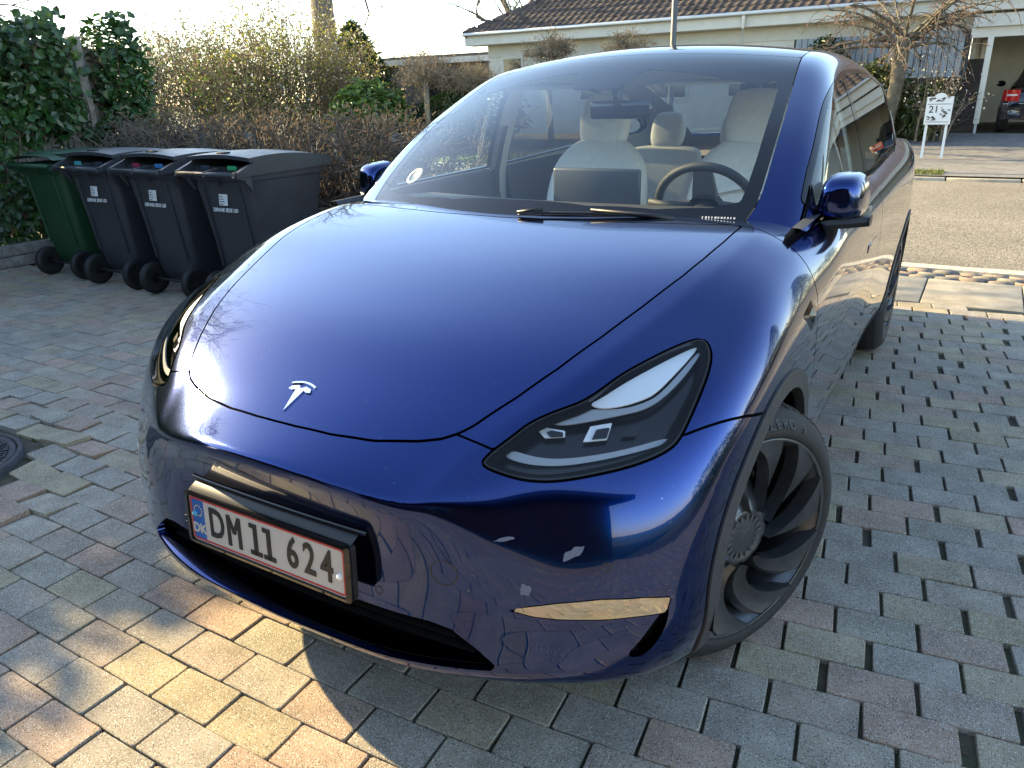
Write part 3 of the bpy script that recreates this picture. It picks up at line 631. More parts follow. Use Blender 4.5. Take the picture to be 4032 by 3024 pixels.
hl_poly = chaikin(pq([hitB(*p) for p in hl_px]), 2)
shut = np.array([(0, -.62, .80), (.43, -.622, .79), (.51, -.622, .778), (.835, -.404, .781), (.877, -.338, .786), (.908, -.278, .783), (.928, -.223, .774), (.938, -.167, .760), (.95, .0, .74)])
sp_, sq_ = pq(shut).T
BV = BODY[0]
f_hood = np.where(BV[:, 2] > .66, poly_sdf(BV[:, :2], hood_poly), 1.0)
f_hl = np.where((BV[:, 2] > .6) & (BV[:, 1] < 0), poly_sdf(pq(BV), hl_poly), 1.0)
def attach(S, *fs):
    return S, list(fs)
def fields(V):
    d = {}
    d['hood'] = np.where(V[:, 2] > .66, poly_sdf(V[:, :2], hood_poly), 1.0)
    d['hl'] = np.where((V[:, 2] > .6) & (V[:, 1] < 0), poly_sdf(pq(V), hl_poly), 1.0)
    p, q = pq(V).T; d['shut'] = (q-np.interp(p, sp_, sq_))*.93
    d['archf'] = np.hypot(V[:, 1], V[:, 2]-.356); d['archr'] = np.hypot(V[:, 1]-2.89, V[:, 2]-.356)
    d['green'] = np.where(V[:, 2] > .98, np.maximum(V[:, 2]-roof_z(V[:, 0], V[:, 1]), (V[:, 0]-side_x(V[:, 1], V[:, 2]))*.92), 1.0)
    dy = cspline([.2, .4, .6, .8, .9, .97, 1.05, 1.15], [.405, .405, .395, .366, .350, .347, .362, .40]); d['door'] = V[:, 1]-dy(V[:, 2])
    return d
def cut(S, *conds):
    """conds: callables field-dict, V -> scalar (negative = keep)"""
    for c in conds: S = clip(S, c(fields(S[0]), S[0]))
    return S
front = cut(BODY, lambda f, V: V[:, 1]-1.0)
HOODS = cut(front, lambda f, V: f['hood']+GAP)
panel('hood', weld(HOODS), paint, car)
HLS = cut(subdiv(cut(front, lambda f, V: f['hl']-.03), 2), lambda f, V: f['hl']+GAP)
intake = [(0, .410), (.28, .410), (.42, .409), (.47, .400), (.52, .366), (.560, .332), (.565, .322), (.558, .314), (.50, .311), (.40, .307), (.28, .300), (0, .294)]
intake = np.array(intake+[(-x, z_) for x, z_ in intake[::-1]])
fogp = np.array([(.582, .466), (.60, .471), (.677, .485), (.754, .493), (.829, .490), (.868, .482), (.864, .449), (.808, .449), (.758, .447), (.679, .448), (.637, .452), (.606, .460)])
slotp = chaikin([(.866, .470), (.868, .434), (.858, .393), (.838, .360), (.819, .350), (.800, .358), (.818, .381), (.833, .41), (.848, .440)], 2)
def frontal(V, poly): return np.where(V[:, 1] < -.38, poly_sdf(V[:, [0, 2]], poly), 1.0)
BUMP = cut(front, lambda f, V: f['shut']+GAP, lambda f, V: V[:, 1]+.06, lambda f, V: GAP-f['hood'], lambda f, V: GAP-f['hl'], lambda f, V: .397-f['archf'], lambda f, V: -frontal(V, intake), lambda f, V: .001-frontal(V, fogp), lambda f, V: -frontal(V, slotp))
panel('front_bumper', weld(BUMP), paint, car, .02)
FEND = cut(front, lambda f, V: GAP-f['shut'], lambda f, V: GAP-f['hood'], lambda f, V: GAP-f['hl'], lambda f, V: .397-f['archf'], lambda f, V: f['door']+GAP, lambda f, V: -.004-f['green'], lambda f, V: np.maximum(-.5-V[:, 2], -V[:, 1]-.66))
FEND = cut(FEND, lambda f, V: np.maximum(.30-V[:, 2], -1.0))
for sgn, S in ((1, FEND), (-1, mirror(FEND))): panel('fender', S, paint, car)
# the inner black shell that shows through the gaps
SHELL = cut(offset(BODY, -.017), lambda f, V: .38-f['archf'], lambda f, V: .38-f['archr'], lambda f, V: -.001-f['green'], lambda f, V: -.02-f['hl'], lambda f, V: -frontal(V, intake)-.006, lambda f, V: -frontal(V, slotp)-.004)
panel('inner_shell', weld(SHELL), inner, car, fl=False)
# headlamps
def hl_region(pts, zoom=(1800, 1250, 2.011), n=2): return chaikin(pq([hitB(*p) for p in zoomed(pts, *zoom)]), n)
lens = glassmat('lamp_lens', (.97, .975, .98), k=.45); refl = mat('lamp_reflector', (.62, .64, .66), .4, .15); guide = mat('light_guide', (.27, .29, .31), .3, .3); housing = mat('lamp_housing', (.010, .010, .012), .22)
drl = hl_region([(1040, 665), (1150, 610), (1330, 490), (1520, 385), (1720, 280), (1860, 215), (1925, 195), (1850, 290), (1700, 450), (1590, 560), (1500, 615), (1320, 675), (1150, 697)])
wing = hl_region([(760, 775), (960, 715), (1060, 690), (1330, 690), (1520, 625), (1620, 560), (1760, 410), (1930, 215), (1955, 230), (1800, 440), (1640, 600), (1500, 690), (1320, 735), (1050, 790), (860, 820), (760, 812)])
band = hl_region([(350, 1075), (420, 1020), (600, 1080), (800, 1108), (1100, 1075), (1400, 1015), (1700, 930), (1720, 975), (1400, 1065), (1000, 1145), (760, 1168), (540, 1145)])
box1 = hl_region([(640, 850), (700, 822), (855, 850), (855, 900), (690, 910)], n=0); box2 = hl_region([(1000, 945), (1060, 815), (1235, 785), (1195, 930)], n=0); box3 = hl_region([(1310, 905), (1335, 840), (1470, 790), (1440, 900)], n=0)
def in_pq(poly, off=0.0): return lambda f, V: poly_sdf(pq(V), poly)+off
trim_s = cut(front, in_pq(hl_poly, -.004), in_pq(hl_poly, .004), lambda f, V: -in_pq(hl_poly, .010)(f, V)) if False else None
for flip in (False, True):
    fx = (lambda S: mirror(S)) if flip else (lambda S: S)
    hl = empty('headlight', parent=car)
    panel('lens', fx(HLS), lens, hl, fl=False)
    rim_ = cut(HLS, lambda f, V: -.0065-f['hl']); panel('seal', fx(offset(rim_, .0008)), gblk, hl, .03)
    bowl = cut(HLS, lambda f, V: f['hl']+.004); panel('housing', fx(flange((bowl[0]-bowl[2]*.05, bowl[1], bowl[2]), -.046)), housing, hl, fl=False)
    for nm, pl, of, m_ in (('daytime_light', drl, .014, refl), ('upper_trim', wing, .02, guide), ('light_strip', band, .022, guide), ('projector', box1, .03, refl), ('projector', box2, .03, refl), ('projector', box3, .032, housing)):
        S = cut(HLS, in_pq(pl)); pr_ = panel(nm, fx(offset(S, -of)), m_, hl, .004)
        if nm == 'projector' and m_ is refl:
            c_ = pl.mean(0); S = cut(HLS, in_pq(c_+(pl-c_)*np.array([.62, .62])+np.array([.006, -.004]))); panel('projector_lens', fx(offset(S, -of+.004)), gblk, hl, .008)
# lower grille pocket, slats, fog strips, air curtain
pk = MB(); pk.box(-.56, .56, -.69, -.60, .285, .44); pk.build('grille_back', inner, car)
for k, z_ in enumerate((.325, .350, .375, .398)):
    s_ = MB(); hw = .50-.045*k
    s_.grid([[(x, -.775+.10*x*x+.045+yy, z_+zz) for x in np.linspace(-hw, hw, 17)] for yy, zz in ((0, -.003), (0, .003), (.03, .006), (.03, -.004), (0, -.003))]); s_.build('grille_slat', inner, car)
for flip in (False, True):
    fx = mirror if flip else (lambda S: S)
    S = cut(subdiv(cut(front, lambda f, V: frontal(V, fogp)-.02), 1), lambda f, V: frontal(V, fogp)+.0015); panel('fog_light', fx(offset(S, .0005)), mat('fog_lens', (.34, .34, .33), .05, .95), car, .02)
    S = cut(offset(front, -.035), lambda f, V: frontal(V, slotp)-.02, lambda f, V: V[:, 1]+.3); panel('air_curtain', fx(S), inner, car, fl=False)
lipx = np.array([p for p in intake if p[1] < .32 and p[0] >= 0]); lipx = lipx[np.argsort(lipx[:, 0])]
sh = MB(); xs_ = np.linspace(-.545, .545, 41); fy = cspline([p[0] for p in FRONT[.29]][:8], [p[1] for p in FRONT[.29]][:8])
sh.grid([[(x, float(fy(np.array(abs(x))))+.006+dy*(1-.3*abs(x)), float(np.interp(abs(x), lipx[:, 0], lipx[:, 1]))+dz) for x in xs_] for dy, dz in ((0, .0005), (.022, .006), (.05, .009), (.075, .004))]); sh.build('lower_lip', paint, car)
# doors, sills, rear quarter, tail
def band_y(a, b): return (lambda f, V: a+GAP-V[:, 1]), (lambda f, V: V[:, 1]-b+GAP)
SIDEB = cut(BODY, lambda f, V: -.006-f['green'], lambda f, V: GAP-f['door'], lambda f, V: .397-f['archr'], lambda f, V: .397-f['archf'])
zsill = lambda V: .365+.0*V[:, 1]
rear_cut = lambda V: np.where(V[:, 2] < .80, 2.89-np.sqrt(np.maximum(.475**2-(np.minimum(V[:, 2], .80)-.356)**2, 0)), 2.72+.10*np.minimum((V[:, 2]-.80)/.3, 1.2))
yB = lambda V: 1.60-.05*(V[:, 2]-.7)
D1 = cut(SIDEB, lambda f, V: V[:, 1]-yB(V)+GAP, lambda f, V: zsill(V)+GAP-V[:, 2])
D2 = cut(SIDEB, lambda f, V: yB(V)+GAP-V[:, 1], lambda f, V: V[:, 1]-np.minimum(rear_cut(V), 2.84)+GAP, lambda f, V: zsill(V)+GAP-V[:, 2])
SILL = cut(SIDEB, lambda f, V: V[:, 2]-zsill(V)+GAP, lambda f, V: .40-V[:, 1], lambda f, V: V[:, 1]-2.6)
QUAR = cut(SIDEB, lambda f, V: np.minimum(rear_cut(V), 2.84)+GAP-V[:, 1])
QUAR = cut(QUAR, lambda f, V: np.minimum(V[:, 1]-3.4, .80-V[:, 2])+0*V[:, 0] if False else V[:, 1]-3.62)
TAIL = cut(SIDEB, lambda f, V: 3.62+GAP-V[:, 1])
doors = {}
for flip in (False, True):
    fx = mirror if flip else (lambda S: S)
    doors['f', flip] = panel('front_door', fx(D1), paint, car); doors['r', flip] = panel('rear_door', fx(D2), paint, car)
    panel('sill', fx(SILL), paint, car); panel('rear_fender', fx(QUAR), paint, car)
panel('tailgate', weld(TAIL), paint, car)
# wheel arch trims and liners
for yc, nm in ((0.0, 'archf'), (2.89, 'archr')):
    for flip in (False, True):
        fx = mirror if flip else (lambda S: S)
        R_ = cut(BODY, lambda f, V: .392-f[nm], lambda f, V: f[nm]-.440, lambda f, V: -V[:, 0]+.6, lambda f, V: .27-V[:, 2])
        panel('wheel_arch_trim', fx(offset(R_, .0045)), clad, car, .03)
        sg = -1 if flip else 1; lin = MB()
        lin.grid([[(sg*x, yc+.41*math.cos(a), .356+.41*math.sin(a)) for x in (.55, .70, .90, .928)] for a in np.linspace(-.05, math.pi+.05, 28)])
        lin.grid([[(sg*.55, yc+r*math.cos(a), .356+r*math.sin(a)) for r in (.0, .41)] for a in np.linspace(-.05, math.pi+.05, 28)])
        lin.build('wheel_arch_liner', inner, car)
ub = MB(); ub.box(-.62, .62, -.60, 3.6, .262, .30); ub.build('underbody', inner, car)
# ---------------------------------------------------------------- greenhouse
def zD(p): return zoomed(p, 1900, 150, 1.7015)
WS_E = [(.697, .470), (.712, .53), (.715, .60), (.710, .68), (.700, .80), (.688, .92), (.672, 1.05), (.655, 1.19), (.632, 1.378)]
wse = densify(WS_E, 30); seam = lambda x: 1.378-.11*(1-(x/.632)**2)
ws_half = [(0, .18), (.40, .20), (.66, .30), (.69, .42)]+[tuple(p) for p in wse]+[(x, seam(x)) for x in (.5, .35, .2, 0)]
ws_poly = np.array(ws_half+[(-x, y) for x, y in ws_half[::-1]])
roofp = [(0, seam(0)), (.2, seam(.2)), (.35, seam(.35)), (.5, seam(.5)), (.632, 1.378), (.622, 1.6), (.618, 2.0), (.605, 2.4), (.58, 2.72), (.3, 2.78), (0, 2.79)]; roof_poly = np.array(roofp+[(-x, y) for x, y in roofp[::-1]])
rearp = [(0, 2.80), (.3, 2.79), (.565, 2.73), (.55, 3.2), (.53, 3.66), (.3, 3.72), (0, 3.73)]; rear_poly = np.array(rearp+[(-x, y) for x, y in rearp[::-1]])
dlo = chaikin([(.60, 1.090), (.70, 1.165), (.82, 1.238), (.97, 1.318), (1.14, 1.392), (1.34, 1.443), (1.6, 1.480), (2.0, 1.492), (2.4, 1.468), (2.8, 1.405), (3.1, 1.325), (3.32, 1.235), (3.36, 1.185), (3.2, 1.170), (2.5, 1.145), (1.7, 1.108), (1.1, 1.098)], 2)
def topg(V): return np.where(np.abs(V[:, 0]) < .74, poly_sdf(V[:, :2], ws_poly), 1)
def fgl(name, V):
    if name == 'ws': return poly_sdf(V[:, :2], ws_poly)
    if name == 'roof': return poly_sdf(V[:, :2], roof_poly)
    if name == 'rear': return poly_sdf(V[:, :2], rear_poly)
    return np.where(V[:, 0] > .35, poly_sdf(V[:, 1:], dlo), 1.0)
def gc(S, *fs):
    for f in fs: S = clip(S, f(S[0]))
    return S
above = lambda V: (np.where(V[:, 1] < .6, np.minimum(top_z(V[:, 0], V[:, 1])-.035, 1.10), 1.05)-V[:, 2])
GA = gc(GREEN, above)
WS = gc(GA, lambda V: fgl('ws', V)+.002)
# black ceramic border of the windscreen, with the camera shroud
fr_px = zD([(1985, 245), (1960, 232), (1700, 226), (1300, 222), (1030, 228)]); fr_top = [hitG(*p) for p in fr_px]
fr_low = [(.671, .53), (.60, .475), (.45, .41), (.25, .365), (0, .352)]
fr_side = [(.672, .60), (.667, .70), (.655, .82), (.642, .95), (.625, 1.08)]
ft = [(p[0], p[1]) for p in fr_top]
sh_ = [tuple(hitG(*p)[:2]) for p in zD([(1020, 232), (985, 285), (945, 375), (640, 378), (800, 240)])]
inner_half = fr_low[::-1]+fr_side+[(ft[0][0]-.01, ft[0][1]-.02)]+ft[1:-1]
ytop = float(np.mean([p[1] for p in ft[2:]]))
yc_ = max(ft[0][1]-.02, 1.10)
fh = fr_low[::-1]+fr_side+[(.612, yc_)]; tb_ = [(x, ytop-.10*(x*x)) for x in (.56, .45, .30, .145)]
hc = chaikin(np.array(fh+tb_), 0).tolist()+[[.135, ytop-.005], [.088, ytop-.165], [.04, ytop-.17]]
fr_poly = np.array(hc+[[-x, y] for x, y in hc[::-1]])
FULLWS = weld(WS)
wglass = gc(FULLWS, lambda V: poly_sdf(V[:, :2], fr_poly)); wfrit = gc(FULLWS, lambda V: -poly_sdf(V[:, :2], fr_poly))
wsp = empty('windshield', parent=car)
panel('glass', wglass, glass_ws, wsp, fl=False); panel('black_border', wfrit, gblk, wsp, .004)
ROOF = gc(GA, lambda V: fgl('roof', V)+.002); panel('roof_glass', weld(ROOF), gblk if False else mat('roof_glass_dark', (.006, .009, .022), .04, 0, 0), car, .01)
REARG = gc(GA, lambda V: fgl('rear', V)+.002); panel('rear_window', weld(REARG), glass_rear, car, fl=False)
RAILS = gc(GA, lambda V: .002-fgl('ws', V), lambda V: .002-fgl('roof', V), lambda V: .002-fgl('rear', V), lambda V: .012-fgl('dlo', V))
LINER = gc(offset(GA, -.028), lambda V: .0-fgl('ws', V), lambda V: -.03-fgl('rear', V), lambda V: .004-fgl('dlo', V))
trimc = vary(mat('cabin_trim', (.46, .46, .44), .75), 80, .05)
panel('headliner', weld((LINER[0], LINER[1][:, ::-1], -LINER[2])), trimc, car, fl=False)
for flip in (False, True):
    fx = mirror if flip else (lambda S: S)
    panel('roof_pillar', fx(RAILS), paint, car, .02)
    DLO = gc(GA, lambda V: fgl('dlo', V)-.011); 
    brd = gc(DLO, lambda V: -.004-fgl('dlo', V)); panel('window_trim', fx(offset(brd, .003)), gblk, car, .012)
    for key, nm, y0, y1 in (('f', 'window', .5, 1.545), ('r', 'window', 1.63, 2.66), (None, 'quarter_window', 2.70, 3.5)):
        S = gc(DLO, lambda V: y0-V[:, 1], lambda V: V[:, 1]-y1, lambda V: fgl('dlo', V)+.002)
        panel(nm, fx(S), glass_side if key == 'f' else glass_rear, doors[key, flip] if key else car, fl=False)
    for y0, y1 in ((1.545, 1.63), (2.66, 2.70)):
        S = gc(DLO, lambda V: y0-V[:, 1], lambda V: V[:, 1]-y1); panel('pillar_cover', fx(offset(S, .001)), gblk, car, .03)
    S = gc(GA, lambda V: .512-V[:, 1], lambda V: V[:, 1]-.60, lambda V: V[:, 2]-1.16, lambda V: .74-V[:, 0], lambda V: 1.02-V[:, 2])
# cowl under the windscreen
cw = MB(); cw.grid([[(x, .30+.20*x*x-.05+yy, 1.045+.02*abs(x)+zz) for x in np.linspace(-.70, .70, 21)] for yy, zz in ((0, -.03), (.02, -.008), (.10, .0), (.16, -.02))]); cw.build('cowl', blk, car)
# ================================================================ wheels, plate, mirrors, cabin
rubber = vary(mat('tyre_rubber', (.018, .018, .019), .72), 90, .25, .2, 400)
rimm = vary(mat('rim_satin_black', (.115, .118, .124), .33, .75), 40, .15); brake = mat('brake_disc', (.20, .20, .20), .35, .9); letter = mat('tyre_letters', (.05, .05, .052), .6)
def make_wheel():
    """wheel about the local X axis, outer face towards +X, centre at the origin; hub face at x=.11"""
    w = empty('wheel')
    A = Ry(math.pi/2)                                  # lathe axis z -> x
    t = MB(); t.lathe([(.268, -.115), (.285, -.122), (.305, -.121), (.330, -.108), (.348, -.090), (.3535, -.078), (.354, -.04), (.354, .04), (.3535, .068), (.348, .082), (.336, .096), (.322, .108), (.305, .1165), (.292, .118), (.283, .114), (.276, .106)], 96, A)
    ty = t.build('tyre', rubber, w)
    g = MB()                                           # tread: shoulder blocks and ribs standing proud of the casing
    for k in range(64):
        a0 = 2*math.pi*k/64
        for x0, x1, sk in ((.040, .082, .35), (.008, .034, -.25), (-.034, -.008, .25), (-.095, -.040, -.35)):
            P = []
            for i, r in enumerate((.350, .3595)):
                for x, s_ in ((x0, 0), (x1, 1)):
                    rr = r-(.008 if abs(x) > .08 else 0)
                    for da in (.008, .082):
                        a = a0+da+sk*s_*.12; P.append((x, rr*math.cos(a), rr*math.sin(a)))
            g.add(P, [(4, 5, 7, 6), (0, 1, 5, 4), (2, 6, 7, 3), (0, 4, 6, 2), (1, 3, 7, 5)])
    tb = tag(g.build('tread', rubber, w), kind='stuff')
    r_ = MB(); r_.lathe([(.272, .112), (.279, .116), (.280, .108), (.268, .098), (.252, .06), (.245, -.10), (.27, -.11)], 72, A); r_.build('rim', rimm, w)
    d = MB(); d.lathe([(.0, -.02), (.17, -.02), (.17, .0), (.0, .0)], 40, A); d.build('brake_disc', brake, w)
    bk = MB(); bk.lathe([(.0, -.06), (.25, -.06)], 40, A); bk.build('wheel_back', inner, w)
    n = 10
    for k in range(n):
        # one blade: narrow at the hub, sweeping out into a broad vane
        s_ = MB(); P = []
        for i in range(13):
            u = i/12; r = .078+(.274-.078)*u; ac = 2*math.pi*k/n+.42*u*u+.05
            lead = ac+(.24+.02*u)*(.36+1.02*u**1.2)*(1.0); trail = ac-(.21)*(.45+.42*u)
            h = .096-.014*math.sin(math.pi*u**.8)+.012*u*u
            row = []
            for j in range(6):
                v = j/5; a = trail+(lead-trail)*v; hh = h+(.014*(1-u*.3))*(v**2)-.012*(1-v)*math.sin(math.pi*u)
                if j == 0: hh -= .02
                if j == 5: hh -= .0
                row.append((hh, -r*math.sin(a), r*math.cos(a)))
            row = [(row[0][0]-.035, row[0][1], row[0][2])]+row+[(row[-1][0]-.04, row[-1][1], row[-1][2])]
            P.append(row)
        s_.grid(P); s_.build('spoke', rimm, w, sharp=35)
    hs = MB(); hs.lathe([(.080, .086), (.095, .078), (.115, .060), (.14, .035), (.16, .0)], 40, A); hs.build('hub', rimm, w)
    c = MB(); c.lathe([(.0, .088), (.050, .088), (.058, .085), (.064, .090), (.076, .090), (.084, .082), (.086, .05)], 48, A); cap = c.build('centre_cap', rimm, w)
    for k in range(18):
        a = 2*math.pi*k/18; m_ = MB(); m_.box(.0875, .0905, -.0035, .0035, .047, .063, Rx(a)); m_.build('cap_notch', mat('cap_silver', (.22, .22, .22), .3, .8), cap)
    em = MB(); em.add([(.0885, 0, -.020), (.0885, -.003, .016), (.0885, .003, .016), (.0885, -.018, .016), (.0885, .018, .016), (.0885, -.016, .022), (.0885, .016, .022)], [(0, 2, 1), (3, 4, 6, 5)]); em.build('cap_emblem', mat('cap_silver'), cap)
    return w
wproto = make_wheel()
def place_wheel(o, x, y, steer=0.0, spin=0.0, side=1):
    # side=1: outer face to +X
    o.location = (x, y, .3595); o.rotation_mode = 'QUATERNION'
    q = Matrix.Rotation(steer, 3, 'Z') @ (Matrix.Rotation(math.pi, 3, 'Z') if side < 0 else Matrix.Identity(3)) @ Matrix.Rotation(spin, 3, 'X')
    o.rotation_quaternion = q.to_quaternion(); o.parent = car
STEER = math.radians(-27.0)
def tyre_text(o, txt, r, x, a0):
    for i, ch in enumerate(txt):
        if ch == ' ': continue
        me = text_mesh(ch, .036, .0008); me.materials.clear(); a = a0-i*.086
        # face +X, up = radial
        M = Matrix(((0, 0, 1, x), (math.cos(a), -math.sin(a), 0, 0), (math.sin(a), math.cos(a), 0, 0), (0, 0, 0, 1)))
        M = Matrix(((0, 0, 1, x), (1, 0, 0, 0), (0, 1, 0, r), (0, 0, 0, 1))); me.transform(Rx(-.68)); me.transform(M); me.transform(Matrix.Rotation(a, 4, 'X')); link('tyre_letter', me, letter, o)
tyre_text(next(c for c in wproto.children if c.name.startswith('tyre')), 'SOTTOZERO 3', .3155, .1128, .42)
w2 = copy_tree(wproto); w3 = copy_tree(wproto); w4 = copy_tree(wproto)
place_wheel(wproto, .815, .0, STEER, -.1, 1); place_wheel(w2, -.815, 0, STEER, .5, -1); place_wheel(w3, .828, 2.89, 0, .8, 1); place_wheel(w4, -.828, 2.89, 0, 1.9, -1)
# ---- number plate
white = mat('plate_white', (.44, .42, .385), .35); red = mat('plate_red', (.45, .02, .02), .4); eub = mat('plate_blue', (.012, .09, .33), .4); pblk = mat('plate_black', (.01, .01, .01), .4)
np_ = empty('number_plate', parent=car)
tilt = math.radians(4.0); PM = T(0, -.806, .503) @ Rx(math.pi/2-tilt)          # local x right, y up, z to the viewer
def bent(o, k=.10):
    for v in o.data.vertices: pass
def rrect(w, h, r, n=5):
    p = []
    for cx, cy, a0 in ((w/2-r, h/2-r, 0), (-w/2+r, h/2-r, 90), (-w/2+r, -h/2+r, 180), (w/2-r, -h/2+r, 270)):
        for i in range(n+1): a = math.radians(a0+90*i/n); p.append((cx+r*math.cos(a), cy+r*math.sin(a)))
    return p
def flatpart(name, poly, z0, z1, m, parent, M=PM): b_ = MB(); b_.prism(poly, z0, z1, M); return b_.build(name, m, parent)
flatpart('holder', rrect(.532, .136, .012), -.016, -.002, blk, np_)
flatpart('plate', rrect(.504, .120, .010), -.002, .002, white, np_)
fr = MB()
for a, b_, z1 in ((rrect(.497, .112, .008), rrect(.489, .104, .006), .0032), ):
    n = len(a); fr.add([(x, y, .0022) for x, y in a]+[(x, y, .0022) for x, y in b_]+[(x, y, z1) for x, y in a]+[(x, y, z1) for x, y in b_], [(2*n+i, 2*n+(i+1) % n, 3*n+(i+1) % n, 3*n+i) for i in range(n)]+[(i, (i+1) % n, 2*n+(i+1) % n, 2*n+i) for i in range(n)]+[((i+1) % n+n, i+n, 3*n+i, 3*n+(i+1) % n) for i in range(n)], PM)
fr.build('red_border', red, np_)
fo = MB(); a = rrect(.534, .138, .013); b_ = rrect(.506, .122, .008); n = len(a)
fo.add([(x, y, .0) for x, y in a]+[(x, y, .005) for x, y in a]+[(x, y, .008) for x, y in b_]+[(x, y, .0) for x, y in b_], [(k*n+i, k*n+(i+1) % n, (k+1) % 4*n+(i+1) % n, (k+1) % 4*n+i) for k in range(3) for i in range(n)], PM); fo.build('plate_frame', gblk, np_)
flatpart('blue_field', [(-.2445, -.052), (-.2025, -.052), (-.2025, .052), (-.2445, .052)], .002, .0026, eub, np_)
text_obj('country_code', 'DK', .034, white, PM @ T(-.2235, -.026, .003), np_, .0004, bold=.0012)
for k in range(12):
    a = 2*math.pi*k/12; st = MB(); cx, cy = -.2235+.0135*math.cos(a), .022+.0135*math.sin(a)
    st.prism([(cx+(.0026 if i % 2 == 0 else .0011)*math.sin(math.pi*i/5), cy+(.0026 if i % 2 == 0 else .0011)*math.cos(math.pi*i/5)) for i in range(10)][::-1], .0024, .0030, PM); st.build('star', mat('star_gold', (.7, .5, .06), .4), np_)
xpos = -.189
for ch, wd_ in (('D', .062), ('M', .060), (' ', .020), ('1', .044), ('1', .044), (' ', .026), ('6', .052), ('2', .052), ('4', .052)):
    if ch != ' ':
        if ch == 'M':
            q = MB(); x = xpos+wd_/2
            for p in ([(-.0235, -.040), (-.0130, -.040), (-.0130, .040), (-.0235, .040)], [(.0130, -.040), (.0235, -.040), (.0235, .040), (.0130, .040)], [(-.0130, .040), (-.0130, .018), (-.0045, -.006), (.0, -.006), (.0, .008)], [(.0, .008), (.0, -.006), (.0045, -.006), (.0130, .018), (.0130, .040)]):
                q.prism([(x+a_, b2) for a_, b2 in p], .002, .0042, PM)
            q.build('character', pblk, np_)
        elif ch == '1':
            q = MB(); x = xpos+wd_/2
            for p in ([(-.006, -.038), (.006, -.038), (.006, .040), (-.006, .040)], [(-.019, -.040), (.019, -.040), (.019, -.029), (-.019, -.029)], [(-.018, .029), (-.005, .029), (-.005, .040), (-.018, .040)]):
                q.prism([(x+a_, b2) for a_, b2 in p], .002, .0042, PM)
            q.build('character', pblk, np_)
        else: text_obj('character', ch, .108, pblk, PM @ T(xpos+wd_/2, -.0005, .0032), np_, .001, bold=.0016, sx=.44 if ch == 'M' else .70)
    xpos += wd_
for x, m_ in ((-.236, mat('screw_blue', (.03, .25, .42), .4)), (.232, mat('screw_white', (.8, .8, .78), .4))):
    q = MB(); q.lathe([(.0, .009), (.004, .008), (.007, .005), (.008, .002)], 16, PM @ T(x, -.012 if x > 0 else .012, 0)); q.build('screw', m_, np_)
# bracket that carries the plate off the bumper
q = MB(); q.grid([[(x, -.80+.035*s_+.08*x*x*s_, .572+.012*s_+zz) for x in np.linspace(-.262, .262, 15)] for s_, zz in ((.1, -.14), (.1, -.004), (.7, .0), (1.15, .004), (1.3, -.15))]); q.build('plate_bracket', blk, np_)
q = MB(); q.grid([[(x, -.790+.075*x*x+.004+yy, .590+.02*(1-(x/.3)**2)*0+zz) for x in np.linspace(-.275, .285, 15)] for yy, zz in ((.03, .004), (.008, .003), (.008, -.003), (.03, -.004))]); q.build('bracket_lip', gblk, np_)
# ---- emblem on the bonnet
emb = MB()
def hoodpt(x, s_): y = -.62-.075*s_; return (x, y, float(hood_z(np.array([abs(x)]), np.array([y]))[0]))
def emb_poly(pts):
    b_ = [hoodpt(x, s_) for x, s_ in pts]; nrm = Vector((0, -.42, .9)).normalized(); n = len(b_); up = [Vector(p)+nrm*.004 for p in b_]
    emb.add(b_+[tuple(p) for p in up], [tuple(range(n, 2*n))]+[(i, (i+1) % n, n+(i+1) % n, n+i) for i in range(n)])
arc = [(x, -.06+.10*(x/.037)**2) for x in np.linspace(-.037, .037, 9)]
emb_poly([(x, s_+.06) for x, s_ in arc]+[(x*1.02, s_-.0) for x, s_ in arc[::-1]])
emb_poly([(-.034, .28), (-.030, .16), (-.011, .10), (0, .20), (.011, .10), (.030, .16), (.034, .28), (.022, .30), (.0125, .25), (0, 1.0), (-.0125, .25), (-.022, .30)])
emb.build('emblem', chrome, car)
# ---- tow cover, parking sensors
def ring_at(name, px, py, r, m, filled=False):
    P = hitB(px, py); i = np.argmin(((BODY[0]*[np.sign(P[0]), 1, 1]-P)**2).sum(1)); N = Vector(BODY[2][i]*[np.sign(P[0]), 1, 1])
    Mx = Matrix.Translation(Vector(P)) @ N.to_track_quat('Z', 'Y').to_matrix().to_4x4(); b_ = MB()
    b_.lathe([(r-.0012, -.004), (r-.0012, .0007), (r+.0012, .0007), (r+.0012, -.004)], 36, Mx); return b_.build(name, m, car)
ring_at('tow_cover', 1747, 2256, .029, blk)
for px, py in ((1493, 2323), (2388, 2233), (734, 2039)): ring_at('parking_sensor', px, py, .0088, blk)
# ---- scuffs where the film on the bumper has chipped
scf = mat('scuff_grey', (.10, .115, .17), .7)
for px, py, w_, h_c, an in ((1990, 2122, .024, .0045, .18), (2255, 2178, .026, .011, .55), (2068, 2322, .013, .014, .2)):
    P = hitB(px, py); i = np.argmin(((BODY[0]-P)**2).sum(1)); N = Vector(BODY[2][i]); Mx = Matrix.Translation(Vector(P)) @ N.to_track_quat('Z', 'Y').to_matrix().to_4x4() @ Rz(an); r2 = random.Random(px)
    b_ = MB(); n = 16; b_.add([(w_*math.cos(6.283*k/n)*r2.uniform(.7, 1.1), h_c*math.sin(6.283*k/n)*r2.uniform(.6, 1.2), .0012) for k in range(n)]+[(0, 0, .0016)], [(k, (k+1) % n, n) for k in range(n)], Mx, True); b_.build('paint_scuff', scf, car)
